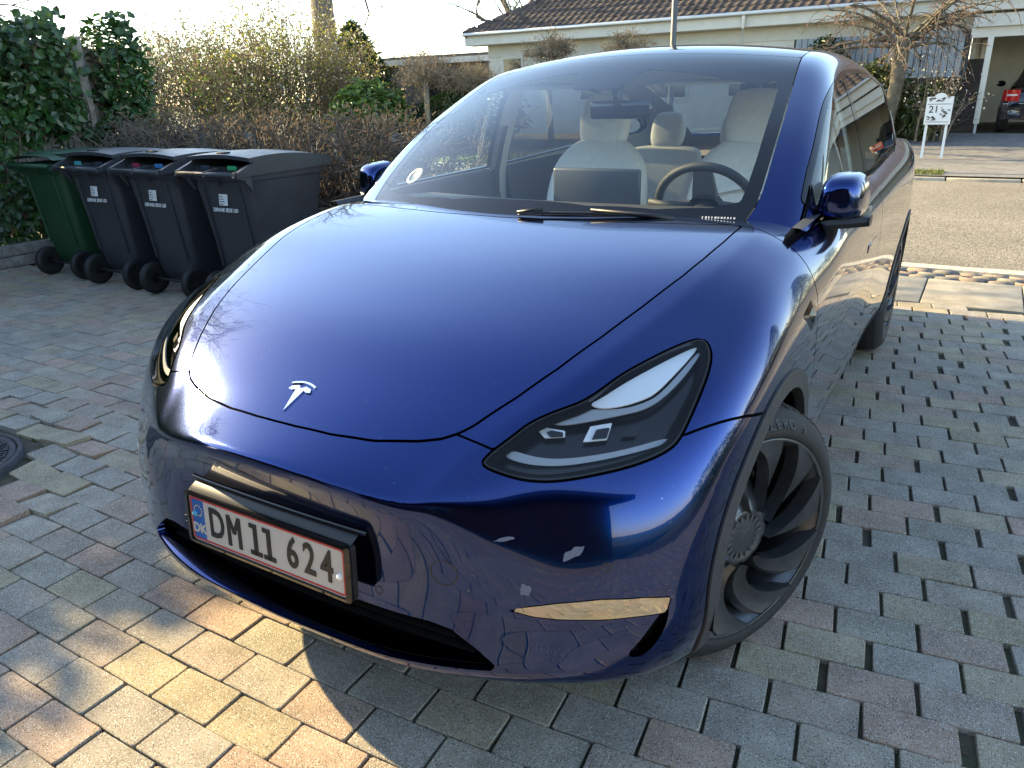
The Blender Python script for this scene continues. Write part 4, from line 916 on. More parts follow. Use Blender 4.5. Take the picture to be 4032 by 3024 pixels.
# ---- side repeater cameras
for sg in (1, -1):
    P = np.array([hitB(*p) for p in zoomed([(832, 285), (785, 385), (790, 410), (832, 485), (868, 420), (866, 330)], 2688, 1008, 1.6458)]); n = len(P); N = np.array([1, -.05, .12]); c = P.mean(0)+N*.012
    q = MB(); q.add([tuple(p*[sg, 1, 1]) for p in P+N*.001]+[tuple((c+(p-c)*.55)*[sg, 1, 1]) for p in P]+[tuple((c+N*.002)*[sg, 1, 1])], [((i+1) % n, i, n+i, n+(i+1) % n)[::sg] for i in range(n)]+[((i+1) % n+n, i+n, 2*n)[::sg] for i in range(n)]); q.build('side_camera', gblk, car)
# ---- door mirrors
for sg in (1, -1):
    mr_ = empty('door_mirror', parent=car); P = []
    C0 = Vector((.920, .755, 1.125))
    for i in range(15):
        u = i/14*.965; a = math.pi/2*u; yy = .055-.135*math.sin(a)                      # from the flat back to the rounded nose
        sc_ = (1-u**2.6)**.5
        row = []
        for k in range(24):
            w = 2*math.pi*k/24; cx, sz = math.cos(w), math.sin(w); e = .55
            x = math.copysign(abs(cx)**e, cx)*.068; z_ = math.copysign(abs(sz)**e, sz)*.068
            if z_ > 0: x *= 1-.16*(z_/.073)
            if cx < 0 and z_ > 0: x *= .92
            row.append((sg*(C0.x+x*sc_-.010*u), C0.y+yy+.25*x*.35, C0.z+z_*sc_-.004*u))
        P.append(row[::sg])
    q = MB(); q.grid(P, wrap=True); q.f.append(tuple(14*24+k for k in range(24))); q.sm.append(True); q.build('shell', paint, mr_)
    q = MB(); pl = [P[0][k] for k in range(24)]; cxx = sum(p[0] for p in pl)/24; cz = sum(p[2] for p in pl)/24; cy = sum(p[1] for p in pl)/24
    q.add([(cxx+(p[0]-cxx)*.97, p[1]-.004, cz+(p[2]-cz)*.97) for p in pl], [tuple(range(24))]); q.build('mirror_glass', mat('mirror_glass', (.8, .8, .8), .02, 1.0), mr_)
    q = MB(); q.grid([[(sg*x, y+dy, z_+dz) for dy, dz in ((-.03, .0), (-.022, .014), (.03, .014), (.04, .0), (.03, -.014), (-.022, -.014))] for x, y, z_ in ((.835, .70, 1.030), (.87, .70, 1.040), (.90, .715, 1.047), (.95, .735, 1.050), (1.005, .76, 1.055))], wrap=True)
    q.add([(sg*1.006, .75+dy, 1.055+dz) for dy, dz in ((-.03, .0), (-.022, .014), (.03, .014), (.04, .0), (.03, -.014), (-.022, -.014))], [(0, 1, 2, 3, 4, 5)]); q.build('arm', blk, mr_, sharp=40)
    q = MB(); q.add([(sg*x, y, z_) for x, y, z_ in ((.845, .545, 1.062), (.862, .70, 1.070), (.835, .70, 1.168), (.842, .60, 1.10))], [(0, 1, 2, 3)[::sg]]); q.build('mirror_sail', gblk, mr_)
# ---- door handles
for sg in (1, -1):
    for key, y in (('f', 1.36), ('r', 2.36)):
        q = MB(); q.box(.9575, .9605, y-.11, y+.11, .862, .890, Matrix.Scale(sg, 4, (1, 0, 0)), .001); q.build('handle', paint, doors[key, sg < 0])
# ---- wiper
q = MB(); wp = [hitG(*p)+np.array([0, -.006, .006]) for p in zD([(245, 1195), (400, 1180), (730, 1185), (1000, 1200), (1290, 1225)])]
wip = empty('wiper', parent=car)
q.tube([tuple(p) for p in wp], [.003, .004, .0045, .004, .003], 6); q.build('blade', blk, wip)
q = MB(); wq = [tuple(hitG(*p)+np.array([0, -.010, .012])) for p in zD([(245, 1188), (410, 1168)])]; q.tube(wq, [.005, .006], 6); q.build('blade_tip', blk, wip)
q = MB(); wq = [tuple(hitG(*p)+np.array([0, -.010, .010])) for p in zD([(735, 1170), (1100, 1205), (1290, 1232)])]; q.tube(wq, [.005, .007, .008], 6); q.build('arm', blk, wip)
gcm = Matrix.Translation(Vector(hitG(*zD([(1520, 1210)])[0]))+Vector((0, -.003, .004))) @ Rz(.12) @ Rx(math.radians(40)); b_ = MB(); gr_ = random.Random(3)
for k in range(17): b_.box(-.075+k*.009, -.075+k*.009+gr_.uniform(.003, .006), -.0035, .0035, 0, .0004, gcm)
tag(b_.build('glass_code_print', mat('print_white', (.42, .42, .42), .5), wsp), kind='stuff')
# round sticker low on the windscreen
sp = hitG(1630, 690); stn = Vector((-.25, -.62, .74)).normalized(); SM = Matrix.Translation(Vector(sp)-stn*.004) @ stn.to_track_quat('Z', 'Y').to_matrix().to_4x4()
q = MB(); q.lathe([(.0, 0), (.040, 0), (.040, .001)], 32, SM); q.build('sticker', mat('sticker_dark', (.04, .07, .07), .5), wsp)
for k in range(24):
    q = MB(); q.box(.027, .037, -.0028, .0028, .0012, .0022, SM @ Rz(2*math.pi*k/24)); q.build('sticker_mark', mat('sticker_white', (.6, .62, .6), .5), wsp)
# ---- roof aerial? none.  cabin
seatw = vary(mat('seat_white', (.80, .79, .75), .5), 50, .05, .08, 200); dashb = vary(mat('dash_black', (.030, .031, .033), .6), 120, .2, .15, 600); lightp = vary(mat('door_trim_grey', (.42, .43, .42), .7), 60, .05)
def sbm(name, m, parent, pts_rows, sub=2, cap=True):
    b_ = MB(); b_.grid(pts_rows, wrap=True)
    n = len(pts_rows[0])
    if cap: b_.f.append(tuple(range(n-1, -1, -1))); b_.sm.append(True); b_.f.append(tuple((len(pts_rows)-1)*n+k for k in range(n))); b_.sm.append(True)
    o = b_.build(name, m, parent); md = o.modifiers.new('s', 'SUBSURF'); md.levels = sub; md.render_levels = sub; return o
def ring(cx, cy, cz, hx, hy, ang=0.0, p=.6, n=12, bol=0.0):
    r = []
    for k in range(n):
        w = 2*math.pi*k/n; x = math.copysign(abs(math.cos(w))**p, math.cos(w))*hx; y = math.copysign(abs(math.sin(w))**p, math.sin(w))*hy
        if bol: y -= bol*(x/hx)**2 if y < 0 else 0
        r.append((cx+x, cy+y*math.cos(ang), cz+y*math.sin(ang)))
    return r
def seat(name, x, y, z0=.0, parent=car):
    st = empty(name, (x, y, z0), parent=parent)
    lean = .22
    rows = []
    for z_, hx, hy, b_ in ((.44, .20, .06, .03), (.52, .245, .075, .05), (.68, .26, .075, .05), (.84, .255, .065, .035), (.94, .225, .055, .02), (1.005, .15, .045, .0), (1.03, .10, .03, 0)):
        rows.append(ring(0, (z_-.44)*lean, z_, hx, hy, 0, .55, 14, b_))
    sbm('backrest', seatw, st, rows)
    rows = [ring(0, (z_-.44)*lean+.01, z_, hx, hy, 0, .65, 12) for z_, hx, hy in ((.985, .095, .035), (1.02, .125, .05), (1.10, .135, .055), (1.19, .125, .052), (1.235, .085, .035))]; sbm('headrest', seatw, st, rows)
    b_ = MB(); b_.box(-.25, .25, -.47, .03, .30, .47, None, .05); b_.build('cushion', seatw, st)
    b_ = MB(); b_.tube([(-.15, .035, .52), (-.155, .065, .70), (-.13, .082, .80), (0, .088, .83), (.13, .082, .80), (.155, .065, .70), (.15, .035, .52)], .004, 5, T(0, -.092, 0)); b_.build('seam', mat('seam_grey', (.34, .34, .33), .7), st)
    return st
seat('passenger_seat', -.305, 1.56, .205); seat('driver_seat', .40, 1.56, .205)
rb = empty('rear_bench', (.05, 2.58, .185), parent=car)
for x, hw in ((-.42, .24), (0, .17), (.42, .24)):
    rows = [ring(x, (z_-.44)*.3, z_, hx, hy, 0, .45, 14) for z_, hx, hy in ((.44, hw*.95, .05), (.55, hw, .06), (.75, hw, .055), (.90, hw*.97, .05), (.95, hw*.85, .03))]; sbm('backrest', seatw, rb, rows)
    rows = [ring(x, (z_-.44)*.3+.01, z_, hx, hy, 0, .65, 12) for z_, hx, hy in ((.93, .075, .03), (.96, .105, .045), (1.03, .11, .048), (1.10, .10, .045), (1.135, .07, .03))]; sbm('headrest', seatw, rb, rows)
b_ = MB(); b_.box(-.68, .68, -.50, .02, .28, .45, None, .05); b_.build('cushion', seatw, rb)
b_ = MB(); b_.grid([[(x, y+.16*x*x, z_) for x in np.linspace(-.72, .72, 19)] for y, z_ in ((.36, 1.035), (.45, 1.066), (.62, 1.075), (.80, 1.062), (.86, 1.03), (.87, .93), (.80, .80))]); b_.build('dashboard', dashb, car)
b_ = MB(); b_.grid([[(x, y+.10*x*x, z_) for x in np.linspace(-.70, .70, 15)] for y, z_ in ((.868, .985), (.875, .93), (.86, .87))]); b_.build('dash_trim', lightp, car)
b_ = MB(); b_.box(-.125, .228, .84, .862, .975, 1.180, None, .010); b_.build('touch_screen', gblk if False else mat('screen_back', (.05, .055, .06), .35), car)
b_ = MB(); b_.box(-.14, .14, .90, 1.9, .40, .62, None, .03); b_.build('centre_console', dashb, car)
b_ = MB(); b_.box(-.86, .86, .3, 3.5, .30, .36); b_.build('cabin_floor', mat('carpet', (.03, .03, .03), .95), car)
b_ = MB(); b_.box(-.70, .70, 2.85, 3.6, .36, .98); b_.build('boot_cover', mat('carpet'), car)
# steering wheel
sw = empty('steering_wheel', (.425, 1.0, 1.030), parent=car); SWM = Rx(math.radians(-66))
b_ = MB(); b_.tube([(.182*math.cos(a), .172*math.sin(a), 0) for a in np.linspace(0, 2*math.pi, 37)], .0165, 8, SWM, cap=False); b_.build('rim', dashb, sw)
b_ = MB(); b_.lathe([(0, .035), (.05, .032), (.066, .015), (.066, -.02)], 24, SWM); b_.build('hub', dashb, sw)
for a, w in ((math.radians(90+90), .030), (math.radians(0), .030), (math.radians(270), .045)):
    b_ = MB(); M_ = SWM @ Rz(a); b_.add([(.05, -w, .012), (.172, -w*.7, .004), (.172, w*.7, .004), (.05, w, .012), (.05, -w, -.012), (.172, -w*.7, -.01), (.172, w*.7, -.01), (.05, w, -.012)], [(0, 1, 2, 3), (7, 6, 5, 4), (0, 4, 5, 1), (3, 2, 6, 7)], M_); b_.build('spoke', mat('sw_spoke', (.10, .10, .105), .4), sw)
b_ = MB(); b_.tube([(0, 0, -.02), (0, 0, -.20)], [.045, .06], 12, SWM); b_.build('column', dashb, sw)
b_ = MB(); b_.tube([(-.05, -.03, -.05), (-.20, -.045, -.04)], [.010, .013], 8, SWM); b_.build('stalk', dashb, sw)
# interior mirror and camera shroud, visors
im = empty('interior_mirror', parent=car); P0 = at_y(*zD([(925, 480)])[0], 1.02)
b_ = MB(); b_.box(P0[0]-.125, P0[0]+.125, P0[1]-.012, P0[1]+.022, P0[2]-.033, P0[2]+.033, None, .012); b_.build('housing', gblk, im)
b_ = MB(); b_.tube([(P0[0]-.01, P0[1]-.002, P0[2]+.01), (P0[0]-.012, P0[1]-.004, P0[2]+.045), (P0[0]-.015, P0[1]-.004, P0[2]+.085)], [.024, .018, .026], 8); b_.build('stem', blk, im)
for x in (-.36, .36):
    b_ = MB(); b_.box(x-.20, x+.20, 1.22, 1.34, 1.455, 1.475, Matrix.Identity(4), .008); b_.build('sun_visor', lightp, car)
# inner door panels, B-pillar trims, belts
for sg in (1, -1):
    for key, y0, y1 in (('f', .42, 1.56), ('r', 1.66, 2.70)):
        b_ = MB(); b_.grid([[(sg*(x+(.03 if key == 'f' else .0)*0), y, z_+.03*(y-1.0)*.6) for y in np.linspace(y0, y1, 9)] for x, z_ in ((.875, 1.085), (.845, 1.088), (.825, 1.06), (.815, .98), (.79, .90), (.80, .70), (.80, .40))][::sg]); b_.build('inner_panel', dashb, doors[key, sg < 0])
        b_ = MB(); b_.box(.735, .82, y0+.25, y1-.15, .80, .86, Matrix.Scale(sg, 4, (1, 0, 0)), .012); b_.build('armrest', lightp, doors[key, sg < 0])
    b_ = MB(); b_.grid([[(sg*(min(float(side_x(np.array(1.6), np.array(z_))), .885)-.035-.012*abs(j-1)), y, z_) for j, y in enumerate((1.51, 1.58, 1.66))] for z_ in np.linspace(.60, 1.47, 10)][::sg]); b_.build('pillar_trim', lightp, car)
    b_ = MB(); b_.grid([[(sg*(min(float(side_x(np.array(1.6), np.array(z_))), .885)-.075), 1.53+yy, z_) for yy in (-.024, .024)] for z_ in np.linspace(.55, 1.30, 8)]); b_.build('seat_belt', mat('belt_black', (.015, .015, .015), .8), car)
# ================================================================ helpers for plants
def leafmat(name, c1, c2, trans=.35, rough=.45, scale=3.0):
    if name in MATS: return MATS[name]
    m = mat(name, c1, rough); b = bsdf(m); t = m.node_tree; P = posmat(m)
    nz = nd(m, 'ShaderNodeTexNoise'); nz.inputs['Scale'].default_value = scale; nz.inputs['Detail'].default_value = 3; lk(m, P, nz.inputs['Vector'])
    wn_ = nd(m, 'ShaderNodeTexWhiteNoise'); sc_ = nd(m, 'ShaderNodeVectorMath', operation='SNAP'); sc_.inputs[1].default_value = (.06, .06, .06); lk(m, P, sc_.inputs[0]); lk(m, sc_.outputs[0], wn_.inputs['Vector'])
    ad = nd(m, 'ShaderNodeMath', operation='ADD'); lk(m, nz.outputs['Fac'], ad.inputs[0]); mu = nd(m, 'ShaderNodeMath', operation='MULTIPLY_ADD'); mu.inputs[1].default_value = .5; mu.inputs[2].default_value = -.25; lk(m, wn_.outputs['Value'], mu.inputs[0]); lk(m, mu.outputs[0], ad.inputs[1])
    mr = nd(m, 'ShaderNodeMapRange'); mr.inputs[1].default_value = .25; mr.inputs[2].default_value = .75; lk(m, ad.outputs[0], mr.inputs[0])
    mx = nd(m, 'ShaderNodeMix', data_type='RGBA'); mx.inputs['A'].default_value = (*c1, 1); mx.inputs['B'].default_value = (*c2, 1); lk(m, mr.outputs[0], mx.inputs['Factor']); lk(m, mx.outputs['Result'], b.inputs['Base Color'])
    tr = nd(m, 'ShaderNodeBsdfTranslucent'); lk(m, mx.outputs['Result'], tr.inputs[0]); ms = nd(m, 'ShaderNodeMixShader'); ms.inputs[0].default_value = trans
    out = t.nodes['Material Output']; lk(m, b.outputs[0], ms.inputs[1]); lk(m, tr.outputs[0], ms.inputs[2]); lk(m, ms.outputs[0], out.inputs[0]); return m
def leaves(name, P, size, m, parent=None, nrm=None, ratio=.55, jit=.6, droop=0.0, fold=.15):
    """P (n,3) leaf bases; each leaf is a folded, pointed blade of six points"""
    P = np.asarray(P); n = len(P); N = rng.normal(0, 1, (n, 3)) if nrm is None else np.asarray(nrm)+rng.normal(0, jit, (n, 3)); N /= np.linalg.norm(N, axis=1)[:, None]+1e-9
    D = rng.normal(0, 1, (n, 3)); D[:, 2] -= droop; D -= (D*N).sum(1)[:, None]*N; D /= np.linalg.norm(D, axis=1)[:, None]+1e-9; S = np.cross(N, D)
    L = (size*rng.uniform(.6, 1.25, n))[:, None]; w = L*ratio*.5
    v = [P, P+D*L*.35+S*w+N*L*fold, P+D*L*.72+S*w*.75+N*L*fold*.7, P+D*L, P+D*L*.72-S*w*.75+N*L*fold*.7, P+D*L*.35-S*w+N*L*fold]
    V = np.stack(v, 1).reshape(-1, 3); b = (np.arange(n)*6)[:, None]
    F = np.vstack([b+[0, 1, 2, 3], b+[0, 3, 4, 5]]); return link(name, npmesh(name, V, F, smooth=False), m, parent)
class Twigs:
    def __init__(s): s.v = []; s.f = []; s.n = 0; s.tips = []
    def seg(s, pts, r0, r1, k=4):
        pts = np.asarray(pts, float); n = len(pts); t = np.gradient(pts, axis=0); t /= np.linalg.norm(t, axis=1)[:, None]+1e-9
        ref = np.array([0, 0, 1.]) if abs(t[0, 2]) < .8 else np.array([1., 0, 0]); a = np.cross(t, ref); a /= np.linalg.norm(a, axis=1)[:, None]+1e-9; b = np.cross(t, a)
        r = np.linspace(r0, r1, n)[:, None]; w = 2*np.pi*np.arange(k)/k
        V = (pts[:, None]+r[:, :, None]*(a[:, None]*np.cos(w)[None, :, None]+b[:, None]*np.sin(w)[None, :, None])).reshape(-1, 3)
        i = np.arange(n-1)[:, None]*k; j = np.arange(k)[None]; F = np.stack([i+j, i+(j+1) % k, i+k+(j+1) % k, i+k+j], -1).reshape(-1, 4)
        s.v.append(V); s.f.append(F+s.n); s.n += len(V)
    def grow(s, p, d, L, r, depth, spread=.6, up=.1, nseg=4, kids=(2, 4), wig=.18, shrink=.66, k=4, minr=.0015):
        pts = [np.array(p, float)]; d = np.array(d, float); d /= np.linalg.norm(d)
        for i in range(nseg):
            d = d+rng.normal(0, wig, 3)+np.array([0, 0, up]); d /= np.linalg.norm(d); pts.append(pts[-1]+d*L/nseg)
        r1 = max(r*.55, minr); s.seg(pts, r, r1, k if depth > 1 else 3)
        if depth <= 0: s.tips.append((pts[-1], d)); return
        for _ in range(rng.integers(kids[0], kids[1]+1)):
            i = rng.integers(1, nseg+1); e = d+rng.normal(0, spread, 3); s.grow(pts[i], e, L*shrink*rng.uniform(.75, 1.2), r1*.8, depth-1, spread, up, max(2, nseg-1), kids, wig, shrink, k, minr)
    def build(s, name, m, parent=None, zmax=None):
        V, F = np.vstack(s.v), np.vstack(s.f)
        if zmax is not None: F = F[V[F][:, :, 2].max(1) < zmax+.05*np.sin(V[F[:, 0], 0]*5)]
        return link(name, npmesh(name, V, F, smooth=True), m, parent)
def bark(name, c, c2=None, sc=12): return vary(mat(name, c, .9, spec=.2), sc, .35, .6, sc*5, col2=c2)
def pick_tips(tw, n, jitter=.02):
    P = np.array([t[0] for t in tw.tips]); i = rng.integers(0, len(P), n); return P[i]+rng.normal(0, jitter, (n, 3))
# ================================================================ wheelie bins
def plastic(name, c, rough=.38): return vary(mat(name, c, rough), 7, .12, .05, 300, rough_var=.10)
p_dark = plastic('bin_anthracite', (.035, .038, .045)); p_green = plastic('bin_green', (.012, .055, .022), .5); p_blk = mat('bin_wheel_black', (.010, .010, .011), .6)
lab_w = mat('bin_label', (.62, .62, .60), .6); lab_g = mat('bin_label_print', (.08, .09, .10), .6)
def bin_body(m, parent, W=.60, D=.74, H=1.0):
    b_ = MB(); P = []
    for z_, w, y0, y1 in ((.10, .215, .16, .60), (.14, .225, .125, .625), (.20, .23, .105, .635), (.55, .262, .06, .68), (.93, .293, .01, .735), (.935, .306, -.005, .75), (1.0, .310, -.008, .755)):
        r = .055; row = []
        for cx, cy, a0 in ((w-r, y1-r, 0), (-w+r, y1-r, 90), (-w+r, y0+r, 180), (w-r, y0+r, 270)):
            for i in range(5): a = math.radians(a0+22.5*i); row.append((cx+r*math.cos(a), cy+r*math.sin(a), z_))
        P.append(row)
    b_.grid(P, wrap=True); n = len(P[0]); b_.f.append(tuple(range(n-1, -1, -1))); b_.sm.append(False); return b_.build('body', m, parent, sharp=40)
def make_bin(kind):
    t = empty('wheelie_bin'); pm = p_green if kind == 'green' else p_dark; bin_body(pm, t)
    # panel relief: raised ribs on the handle side and the flank
    for x in (-.19, .19):
        q = MB(); q.add([(x-.010, .012, .90), (x+.010, .012, .90), (x+.008, .085, .30), (x-.008, .085, .30), (x-.006, .000, .90), (x+.006, .000, .90), (x+.005, .073, .30), (x-.005, .073, .30)], [(4, 5, 6, 7), (0, 4, 7, 3), (5, 1, 2, 6), (0, 1, 5, 4)]); q.build('rib', pm, t)
    if kind == 'green':
        q = MB(); P = []
        for y in np.linspace(-.03, .77, 9):
            u = (y+.03)/.8; P.append([(x, y, 1.0+.025+.055*math.sin(math.pi*min(1, .25+u*.7))*(1-(abs(x)/.33)**4)) for x in np.linspace(-.318, .318, 11)])
        q.grid(P); q.grid([[(p[0], p[1], 1.0) for p in r] for r in P][::-1]); q.build('lid', pm, t)
        q = MB(); q.box(-.26, .26, .08, .66, 1.06, 1.085, None, .015); q.build('lid_step', pm, t)
        q = MB(); q.tube([(-.29, -.075, .985), (.29, -.075, .985)], .018, 10); q.build('handle', pm, t)
        for x in (-.27, 0, .27): q = MB(); q.prism([(-.08, .97), (-.07, 1.0), (.01, 1.0), (.01, .90)], x-.008, x+.008, Matrix(((0, 0, 1, 0), (1, 0, 0, 0), (0, 1, 0, 0), (0, 0, 0, 1)))); q.build('handle_bracket', pm, t)
    else:
        q = MB(); P = []                                   # domed lid, open slot above the handle
        for y in np.linspace(.02, .79, 12):
            u = (y-.02)/.77; P.append([(x, y, 1.035+.085*math.sin(math.pi*(.30+.62*u))**.8-.02*(x/.33)**2) for x in np.linspace(-.325, .325, 11)])
        q.grid(P); q.grid([[(p[0], p[1], p[2]-.012) for p in r] for r in P][::-1])
        for r, fl in ((P[0], 1), (P[-1], -1)): q.add([p for p in r]+[(p[0], p[1], p[2]-.025) for p in r], [(i, i+1, 12+i, 11+i)[::fl] for i in range(10)])
        for c, fl in ((0, -1), (-1, 1)): q.add([r[c] for r in P]+[(r[c][0], r[c][1], r[c][2]-.03) for r in P], [(i, i+1, 13+i, 12+i)[::fl] for i in range(11)])
        q.build('lid', pm, t, sharp=35)
        q = MB(); q.box(-.050, .050, .06, .105, 1.092, 1.122, None, .006); q.build('lid_grip', p_blk, t)
        for sx in (-1, 1):                                 # side shoulders carrying the lid
            q = MB(); q.prism([(-.10, .97), (-.10, 1.0), (.10, 1.075), (.50, 1.09), (.76, 1.06), (.79, 1.0), (.79, .985)], 0.298, .326, Matrix(((0, 0, sx, 0), (1, 0, 0, 0), (0, 1, 0, 0), (0, 0, 0, 1)))); q.build('shoulder', pm, t)
        q = MB(); q.tube([(-.30, -.095, .985), (.30, -.095, .985)], .017, 10); q.build('handle', pm, t)
        for x in (-.30, 0, .30): q = MB(); q.prism([(-.115, .97), (-.105, 1.005), (.03, 1.02), (.03, .86), (-.03, .945)], x-.012, x+.012, Matrix(((0, 0, 1, 0), (1, 0, 0, 0), (0, 1, 0, 0), (0, 0, 0, 1)))); q.build('handle_bracket', pm, t)
        q = MB(); q.box(-.285, .285, .03, .70, .985, 1.02); q.build('bin_mouth', mat('bin_inside', (.008, .008, .009), .8), t)
        for x, c in ((-.14, kind[0]), (.14, kind[1])): q = MB(); q.box(x-.045, x+.045, .018, .022, 1.005, 1.033); q.build('sorting_tag', mat('tag_'+'_'.join(str(v) for v in c), c, .5), t)
        # address label and moulded words on the handle side
        Lm = T(0, .019, .80) @ Rx(math.radians(90-6.0)); q = MB(); q.box(-.045, .045, -.04, .04, 0, .001, Lm); lb = q.build('label', lab_w, t)
        for k in range(4):
            q = MB(); w_ = (.03, .04, .05, .034)[k]; q.box(-.038, -.038+w_, .022-k*.018-.003, .022-k*.018+.003, .0012, .0018, Lm); q.build('label_print', lab_g, lb)
        text_obj('moulded_words', 'DENNE SIDE UD', .036, lab_w, T(0, .026, .725) @ Rx(math.radians(90-6.0)), t, .0006, bold=.0012)
    for sx in (-1, 1):
        q = MB(); q.lathe([(.04, -.02), (.085, -.026), (.122, -.024), (.128, -.012), (.128, .012), (.122, .024), (.085, .026), (.07, .012), (.03, .016), (0, .016)], 28, T(sx*.265, .07, .128) @ Ry(sx*math.pi/2)); wh = q.build('wheel', p_blk, t)
        for k in range(8): q = MB(); q.box(.03, .10, -.006, .006, .010, .020, T(sx*.265, .07, .128) @ Ry(sx*math.pi/2) @ Rz(k*math.pi/4)); q.build('wheel_spoke', p_blk, wh)
    q = MB(); q.tube([(-.27, .07, .128), (.27, .07, .128)], .012, 8); q.build('axle', p_blk, t)
    q = MB(); q.box(-.20, .20, .36, .60, .0, .11, None, .01); q.build('foot', pm, t)
    return t
b1 = make_bin('green'); b1.location = (-5.72, 1.90, 0); b1.rotation_euler = (0, 0, .03)
tag(b1, 'green wheelie bin beside the ivy-covered fence', 'wheelie bin', 'wheelie bins in a row')
for x, y, r, tags, lb in ((-4.90, 1.86, .02, ((.05, .30, .33), (.02, .03, .05)), 'dark grey wheelie bin standing next to the green bin'),
                         (-4.11, 1.84, -.01, ((.25, .02, .06), (.03, .16, .35)), 'dark grey wheelie bin between two other dark grey bins'),
                         (-3.31, 1.84, .00, ((.02, .03, .06), (.02, .28, .11)), 'dark grey wheelie bin at the end of the row by the bare hedge')):
    o = make_bin(tags); o.location = (x, y, 0); o.rotation_euler = (0, 0, r); tag(o, lb, 'wheelie bin', 'wheelie bins in a row')
# ================================================================ ivy fence, raised bed, hedge
wood = vary(mat('weathered_wood', (.20, .185, .165), .9), 18, .35, .5, 80); wood.node_tree.nodes['Principled BSDF'].inputs['Roughness'].default_value = .9
fence = empty('wooden_fence', (-7.0, 0, 0)); tag(fence, 'weathered grey board fence almost hidden under ivy', 'fence')
fb = MB(); fb.box(-.012, .012, -.056, .056, .25, 2.02); fme = fb.mesh('board'); fme.materials.append(wood)
for k in range(62): o = bpy.data.objects.new('board', fme); COL.objects.link(o); o.parent = fence; o.location = (random.gauss(0, .006), -4.0+k*.122, random.gauss(0, .01)); o.rotation_euler = (random.gauss(0, .008), 0, random.gauss(0, .02))
for y in (-3.4, -1.2, 1.0, 3.22):
    q = MB(); q.box(-.0, .10, y-.05, y+.05, 0, 2.12, None, .006); q.build('post', wood, fence)
for z_ in (.5, 1.7): q = MB(); q.box(.013, .05, -4.0, 3.6, z_-.04, z_+.04); q.build('rail', wood, fence)
bed = empty('raised_bed', (-6.75, 0, 0)); tag(bed, 'raised bed edged with weathered timber sleepers under the ivy', 'raised bed')
for k, z_ in enumerate((.0, .105)):
    q = MB()
    P0_ = Vector((-6.95+.25*1.2, -4.0, 0)); q.box(-.05, .05, -4.0, 1.9, z_, z_+.10, T(.03-k*.012, 0, 0), .008); q.build('sleeper', wood, bed); q = MB(); q.box(-.05, .05, 0, 1.9, z_, z_+.10, T(.03-k*.012, 1.9, 0) @ Rz(-.02), .008); q.build('sleeper', wood, bed)
q = MB(); q.box(-.28, .0, -4.0, 3.8, 0, .17); q.build('bed_soil', soil, bed)
ivm = leafmat('ivy_leaf', (.018, .045, .014), (.045, .10, .026), .25, .32); lau = leafmat('laurel_leaf', (.020, .065, .018), (.05, .13, .030), .3, .25)
def ivy_pts(n):
    y = rng.uniform(-4.0, 3.75, n); z_ = rng.uniform(.05, 2.36, n); top = 2.25+.10*np.sin(y*2.2)+.06*np.sin(y*7)
    bulk = .16+.16*np.clip((z_-1.2)/1.0, 0, 1)+.12*np.sin(y*1.3+z_*2)*.6; z_ = np.minimum(z_, top+rng.normal(0, .05, n)); x = -6.95+bulk*rng.uniform(.2, 1.0, n)
    # openings where the boards and the post still show
    nz = np.array([mnoise.noise(Vector((a*.9, b*1.1, 3.3))) for a, b in zip(y, z_)])
    hole = (nz > .28) | ((np.abs(y-3.22) < .10) & (z_ > 1.25) & (z_ < 2.1)) | ((z_ < 1.25) & (z_ > .72) & (y > 2.35) & (y < 3.05))
    k = ~hole; return np.c_[x, y, z_][k]
ivy = empty('ivy', (-6.9, 0, 0)); tag(ivy, 'dense dark green ivy climbing over the board fence', 'ivy'); ip = ivy_pts(15000); ip[:, 0] += 6.9
leaves('foliage', ip, .085, ivm, ivy, nrm=np.tile([.9, -.25, .35], (len(ip), 1)), ratio=.95, jit=.45, droop=.5)
tw = Twigs()
for _ in range(45):
    y = rng.uniform(-4, 3.6); p = np.array([-6.93+6.9, y, .1]); pts = [p]
    for i in range(14): p = p+np.array([rng.normal(.006, .012), rng.normal(0, .07), .16]); pts.append(p.copy())
    tw.seg(pts, .010, .003, 4)
tw.build('stem', bark('ivy_bark', (.12, .09, .065)), ivy)
def laurel(name, c, r, n, label, size=.13, m=None, group=None, trunk=True, lumpy=.28):
    t = empty(name, (c[0], c[1], c[2])); tag(t, label, 'shrub', group); u = rng.normal(0, 1, (n, 3)); u /= np.linalg.norm(u, axis=1)[:, None]; rr = rng.uniform(.45, 1.0, n)**.45
    lump = np.array([1+lumpy*mnoise.noise(Vector(tuple(v*2.2+np.array(c)))) for v in u]); P = u*rr[:, None]*lump[:, None]*np.array(r); P[:, 2] += r[2]*.95; P = P[P[:, 2] > .02]; N = P-np.array([0, 0, r[2]*.6]); N /= np.linalg.norm(N, axis=1)[:, None]
    leaves('foliage', P, size, m or lau, t, nrm=N+[0, 0, .5], ratio=.42, jit=.5)
    if trunk:
        k_ = Twigs()
        for _ in range(7): k_.grow((rng.normal(0, .05), rng.normal(0, .05), 0), (rng.normal(0, .5), rng.normal(0, .5), 1), r[2]*1.1, .022, 2, .5, .05)
        k_.build('stem', bark('shrub_bark', (.10, .075, .05)), t)
    return t
laurel('laurel_bush', (-7.25, 2.55, .9), (.50, .75, .72), 2600, 'glossy laurel with broad leaves leaning over the ivy fence top', .15)
laurel('laurel_bush', (-6.95, 3.62, 1.15), (.36, .34, .60), 1500, 'small leaved laurel clump at the end of the ivy fence', .10)
